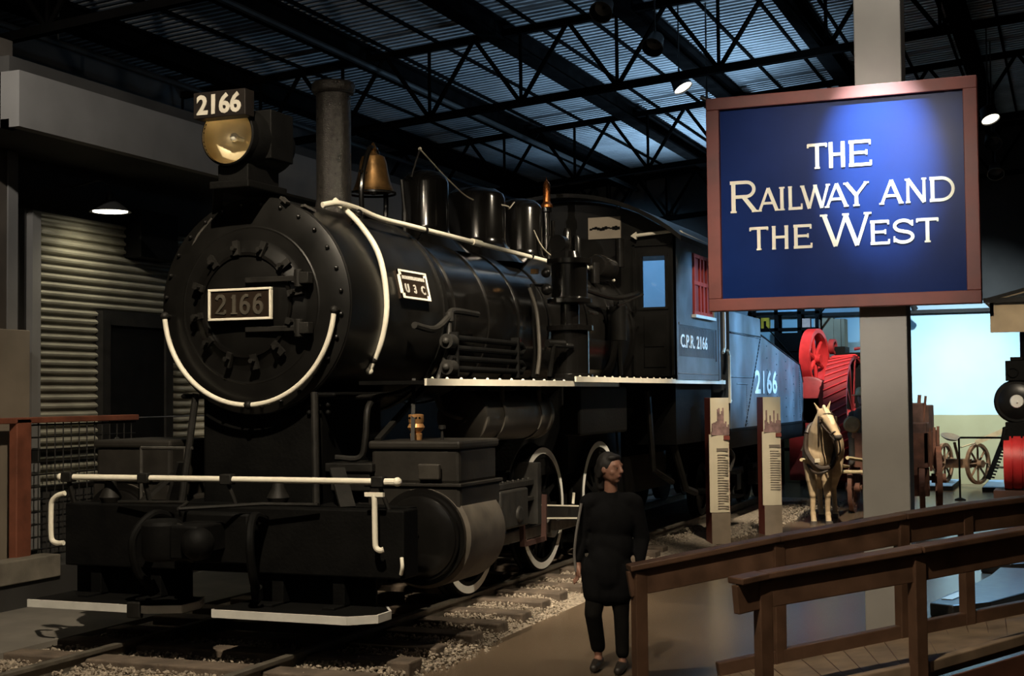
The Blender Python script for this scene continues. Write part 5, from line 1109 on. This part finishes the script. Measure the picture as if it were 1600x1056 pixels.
b = B(gl).box(5.02, 5.36, 15.42, 15.75, 2.02, 2.36).box(5.10, 5.30, 15.45, 15.7, 2.36, 2.42).ring((5.14, 15.40, 2.16), (0, 1, 0), .07, .09, .04, 20); b.obj('headlamp', SOOT, Gn, bevel=.01)
B(gl).cyl((5.39, 15.75, 2.0), (5.39, 15.75, 3.1), .14, n=28).obj('chimney', SOOT, Gn)
rw = B(gl).lathe([(.44, 0), (.46, .0), (.46, .12), (.43, .12), (.43, .15), (.46, .15), (.46, .27), (.43, .27), (.43, .30), (.46, .30), (.46, .42), (.43, .42), (.43, .45), (.46, .45), (.46, .6), (.44, .6)], (4.97, 15.5, .64), (1, 0, 0), 64, (True, True))
plabel(rw.obj('front_wheel', REDENG, Gn), 'red grooved front roller wheel')
b = B(gl).box(4.95, 5.06, 15.25, 15.75, .85, 1.1).tube([(4.95, 15.45, .9), (5.0, 15.45, 1.2), (5.3, 15.5, 1.3)], .06, 10).box(5.0, 5.5, 15.4, 15.9, 1.05, 1.32).bar((5.0, 15.4, .98), (5.6, 15.4, 1.0), .06, .05); b.obj('front_fork', SOOT, Gn)
B(gl).box(4.80, 5.4, 15.1, 15.9, .06, .19).box(4.95, 5.5, 15.2, 15.8, G, .06).obj('wheel_chock', mat('chock_wood', (.07, .03, .02), .7), Gn, smooth=False)
B(gl).cyl((5.0, 18.0, .65), (5.6, 18.0, .65), .80, n=48).obj('rear_wheel', DKRED, Gn)
b = B(gl)
b.prism([(4.72, 3.40), (5.55, 3.62), (6.6, 3.62), (6.6, 3.56), (5.55, 3.54), (4.72, 3.34)], (0, 15.3, 0), (1, 0, 0), (0, 0, 1), (0, 1, 0), 4.5)
b.box(4.80, 6.6, 15.36, 15.42, 2.84, 3.36).box(4.80, 4.86, 15.36, 19.7, 3.12, 3.36); plabel(b.obj('canopy', TAN, Gn, smooth=False), 'tan boarded canopy with deep side valance')
B(gl).box(4.70, 6.6, 15.27, 15.33, 3.34, 3.42).bar((4.70, 15.3, 3.38), (5.55, 15.3, 3.60), .05, .05).obj('canopy_trim', IRON, Gn, smooth=False)
for x, y in ((5.5, 19.4), (6.4, 19.4), (6.3, 15.9)): B(gl).cyl((x, y, 1.4), (x, y, 3.4), .03, n=10).obj('canopy_post', SOOT, Gn)

# ================================================================== RAMP WITH TIMBER HANDRAILS
far = [(3.276, -.554, -.15), (4.169, -.011, .02), (4.934, .573, .14), (5.329, 1.083, .18), (5.698, 1.57, .20), (6.5, 2.6, .22), (8.6, 5.2, .24)]
near = [(4.205, -1.447, .0), (4.333, -1.282, .02), (5.164, -.71, .14), (5.746, -.001, .20), (6.55, 1.0, .22), (8.6, 3.5, .24)]
b = B()
fl = far[1:]; fl[0] = (3.80, -.235, -.05)
A = [Vector(p) for p in [(3.80, -.235, -.05), (4.169, -.011, .02), (4.934, .573, .14), (5.698, 1.57, .20), (8.7, 5.3, .24)]]
N_ = [Vector(p) for p in [(4.205, -1.30, -.03), (4.62, -1.05, .05), (5.20, -.62, .14), (5.74, .24, .20), (8.7, 3.85, .24)]]
for i in range(4):
    q4 = [A[i], N_[i], N_[i+1], A[i+1]]
    top = [b.bm.verts.new(p) for p in q4]; bot = [b.bm.verts.new(p-Vector((0, 0, .05))) for p in q4]
    b.bm.faces.new(top); b.bm.faces.new(bot[::-1])
    for k in range(4): b.bm.faces.new((top[k], bot[k], bot[(k+1) % 4], top[(k+1) % 4]))
rp = b.obj('ramp', DECK, smooth=False); tag(rp, 'planked timber ramp rising between the two handrails', 'ramp')
bb = B()
for i in range(4):
    for k in range(1, 6):
        t = k/6; p0 = A[i].lerp(A[i+1], t); p1 = N_[i].lerp(N_[i+1], t); bb.bar(p0+Vector((0, 0, .001)), p1+Vector((0, 0, .001)), .005, .003)
bb.obj('plank_joint', WOOD, rp, smooth=False)
bb = B()
for a, c in zip(A, A[1:]): bb.bar(a+Vector((0, 0, .02)), c+Vector((0, 0, .02)), .07, .14)
bb.obj('edge_beam', WOOD, rp, smooth=False, bevel=.008)
bb = B()
for a, c in zip(N_[1:], N_[2:]): bb.bar(a+Vector((0, 0, .03)), c+Vector((0, 0, .03)), .07, .07)
bb.obj('kerb_rail', DECK, rp, smooth=False, bevel=.008)
o = B((5.9, -.2, 0)); K = [Vector(p) for p in [(5.25, -.72, .10), (5.80, .16, .16), (8.7, 3.75, .20)]]
for a, c in zip(K, K[1:]): o.bar(a-Vector((0, 0, .16)), c-Vector((0, 0, .16)), .02, .32)
o.obj('ramp_fascia', mat('fascia_red_brown', (.13, .05, .03), .6, 0, .2, 4, .05), rp, smooth=False, loc=(5.9, -.2, 0))
def railing(name, lab, line, posts, hh, m):
    base = Vector(line[0]); off = (base.x, base.y, base.z)
    t = thing(name, lab, 'railing', off, 0, 'timber handrails of the ramp')
    P = [Vector(p) for p in line]
    b = B(off)
    for a, c in zip(P, P[1:]):
        d = (c-a).normalized(); b.bar(a+Vector((0, 0, hh-.02))-d*.003, c+Vector((0, 0, hh-.02))+d*.003, .14, .04)
    b.obj('cap_rail', m, t, smooth=False, bevel=.008)
    b = B(off)
    for a, c in zip(P, P[1:]):
        d = (c-a).normalized(); b.bar(a+Vector((0, 0, hh-.13))-d*.003, c+Vector((0, 0, hh-.13))+d*.003, .05, .17)
    b.obj('face_board', m, t, smooth=False, bevel=.006)
    for p, zb in posts:
        p = Vector(p); b = B(off); d = (P[-1]-P[0]); a = math.atan2(d.y, d.x)
        b.box(p.x-.045, p.x+.045, p.y-.038, p.y+.038, zb, p.z+hh-.05, rot=Matrix.Rotation(a, 3, 'Z')); b.obj('post', m, t, smooth=False, bevel=.006)
    return t
railing('timber_handrail', 'far timber handrail of the ramp, its end beside the woman', far, [(Vector(far[0])+Vector((.06, .035, .01)), G), (far[1], -.05), (far[2], .1), (far[3], .1), (far[5], .1), (Vector(far[5]).lerp(Vector(far[6]), .5), .1)], .865, WOOD)
railing('timber_handrail', 'near timber handrail of the ramp, starting lower in front of the column', near, [(near[1], G), (near[2], .0), (near[4], .0), (Vector(near[4]).lerp(Vector(near[5]), .5), .0)], .775, WOOD)
# low sloping exhibit trays on the floor beyond the ramp
TRAY = mat('tray_dark', (.035, .03, .025), .35, .2, .15, 8)
PRN = mat('lit_print', (.75, .70, .55), .5)
for base, poly, pr, lab in (((5.2, 4.6, G), [(4.84, 3.45), (5.05, 3.35), (5.35, 3.7), (5.62, 4.4), (5.62, 6.3), (5.30, 6.3), (5.24, 5.6), (5.12, 4.85), (4.95, 4.1)], [(4.92, 3.70), (5.02, 3.68), (5.16, 4.30), (5.06, 4.34)], 'dark low leaf shaped exhibit tray on the floor nearest the ramp'),
                            ((5.4, 7.2, G), [(5.08, 6.75), (5.40, 6.65), (5.75, 6.9), (5.75, 7.9), (5.38, 7.8), (5.20, 7.25)], [(5.24, 6.95), (5.38, 6.95), (5.46, 7.40), (5.33, 7.40)], 'dark low leaf shaped exhibit tray on the floor farther from the ramp')):
    t = thing('exhibit_tray', lab, 'tray', base, 0, 'floor trays beyond the ramp')
    B(base).prism(poly, (0, 0, G), (1, 0, 0), (0, 1, 0), (0, 0, 1), .12).obj('tray_body', TRAY, t, smooth=False, bevel=.015)
    plabel(B(base).prism(pr, (0, 0, -.03), (1, 0, 0), (0, 1, 0), (0, 0, 1), .008).obj('tray_print', PRN, t, smooth=False), 'pale printed strip')
spot('spot_trays', (4.2, 2.0, 5.6), (5.2, 5.2, 0), 160, WARM, 34, .9)

# ================================================================== CEILING SPOT LAMPS
def track_lamp(loc, aim, lab, lit=True, r=.10):
    t = thing('spot_lamp', lab, 'lamp', loc, 0, 'spot lamps under the roof')
    d = (Vector(aim)-Vector(loc)).normalized()
    B().lathe([(.03, -.24), (r*.7, -.22), (r*.8, -.12), (r, .0), (r*.92, .0), (r*.7, -.10), (.02, -.12)], (0, 0, 0), d, 28, (True, False)).obj('lamp_can', LAMPBODY, t)
    if lit: B().lathe([(.001, -.03), (r*.88, -.03), (r*.88, -.02), (.001, -.02)], (0, 0, 0), d, 28).obj('lamp_glow', LAMPON, t)
    zt = zr(loc[0]) - .02 - loc[2]
    B().tube([tuple(-d*.14), tuple(-d*.14+Vector((0, 0, .16)))], .016, 8).tube([tuple(-d*.14+Vector((0, 0, .16))), (-d.x*.14, -d.y*.14, max(zt, .3))], .012, 8).obj('lamp_stem', LAMPBODY, t)
    return t
def from_dir(p, d): return tuple(Vector(p)+Vector(d))
track_lamp((1.034, 9.64, 6.2), from_dir((1.034, 9.64, 6.2), (.5, -.1, -.86)), 'lit spot lamp nearest the top left corner of the sign', True, .15)
track_lamp((1.40, 10.0, 6.02), from_dir((1.4, 10, 6.02), (.9, -.1, -.5)), 'small lit spot lamp just beside the sign edge', True, .05)
track_lamp((4.954, 13.947, 6.2), from_dir((4.954, 13.947, 6.2), (.3, -.35, -.88)), 'lit spot lamp right of the sign, uppermost there', True, .155)
track_lamp((4.93, 15.1, 6.0), (5.6, 12, 3.0), 'dark spot lamp right of the sign below the lit one', False, .15)
track_lamp((4.80, 18.6, 6.0), (5.2, 15, 2.0), 'dark spot lamp right of the sign, lowest there', False, .16)
track_lamp((1.28, 7.2, 6.2), (1.0, 3.0, 1.8), 'dark spot lamp high under the roof truss left of the sign', False, .14)
track_lamp((1.42, 4.7, 6.0), (1.4, 0, 2.0), 'dark spot lamp at the top picture edge above the trusses', False, .13)
track_lamp((2.95, 21.6, 3.62), (3.5, 22.2, 2.4), 'small dark spot lamp at the mural top beside the column', False, .07)
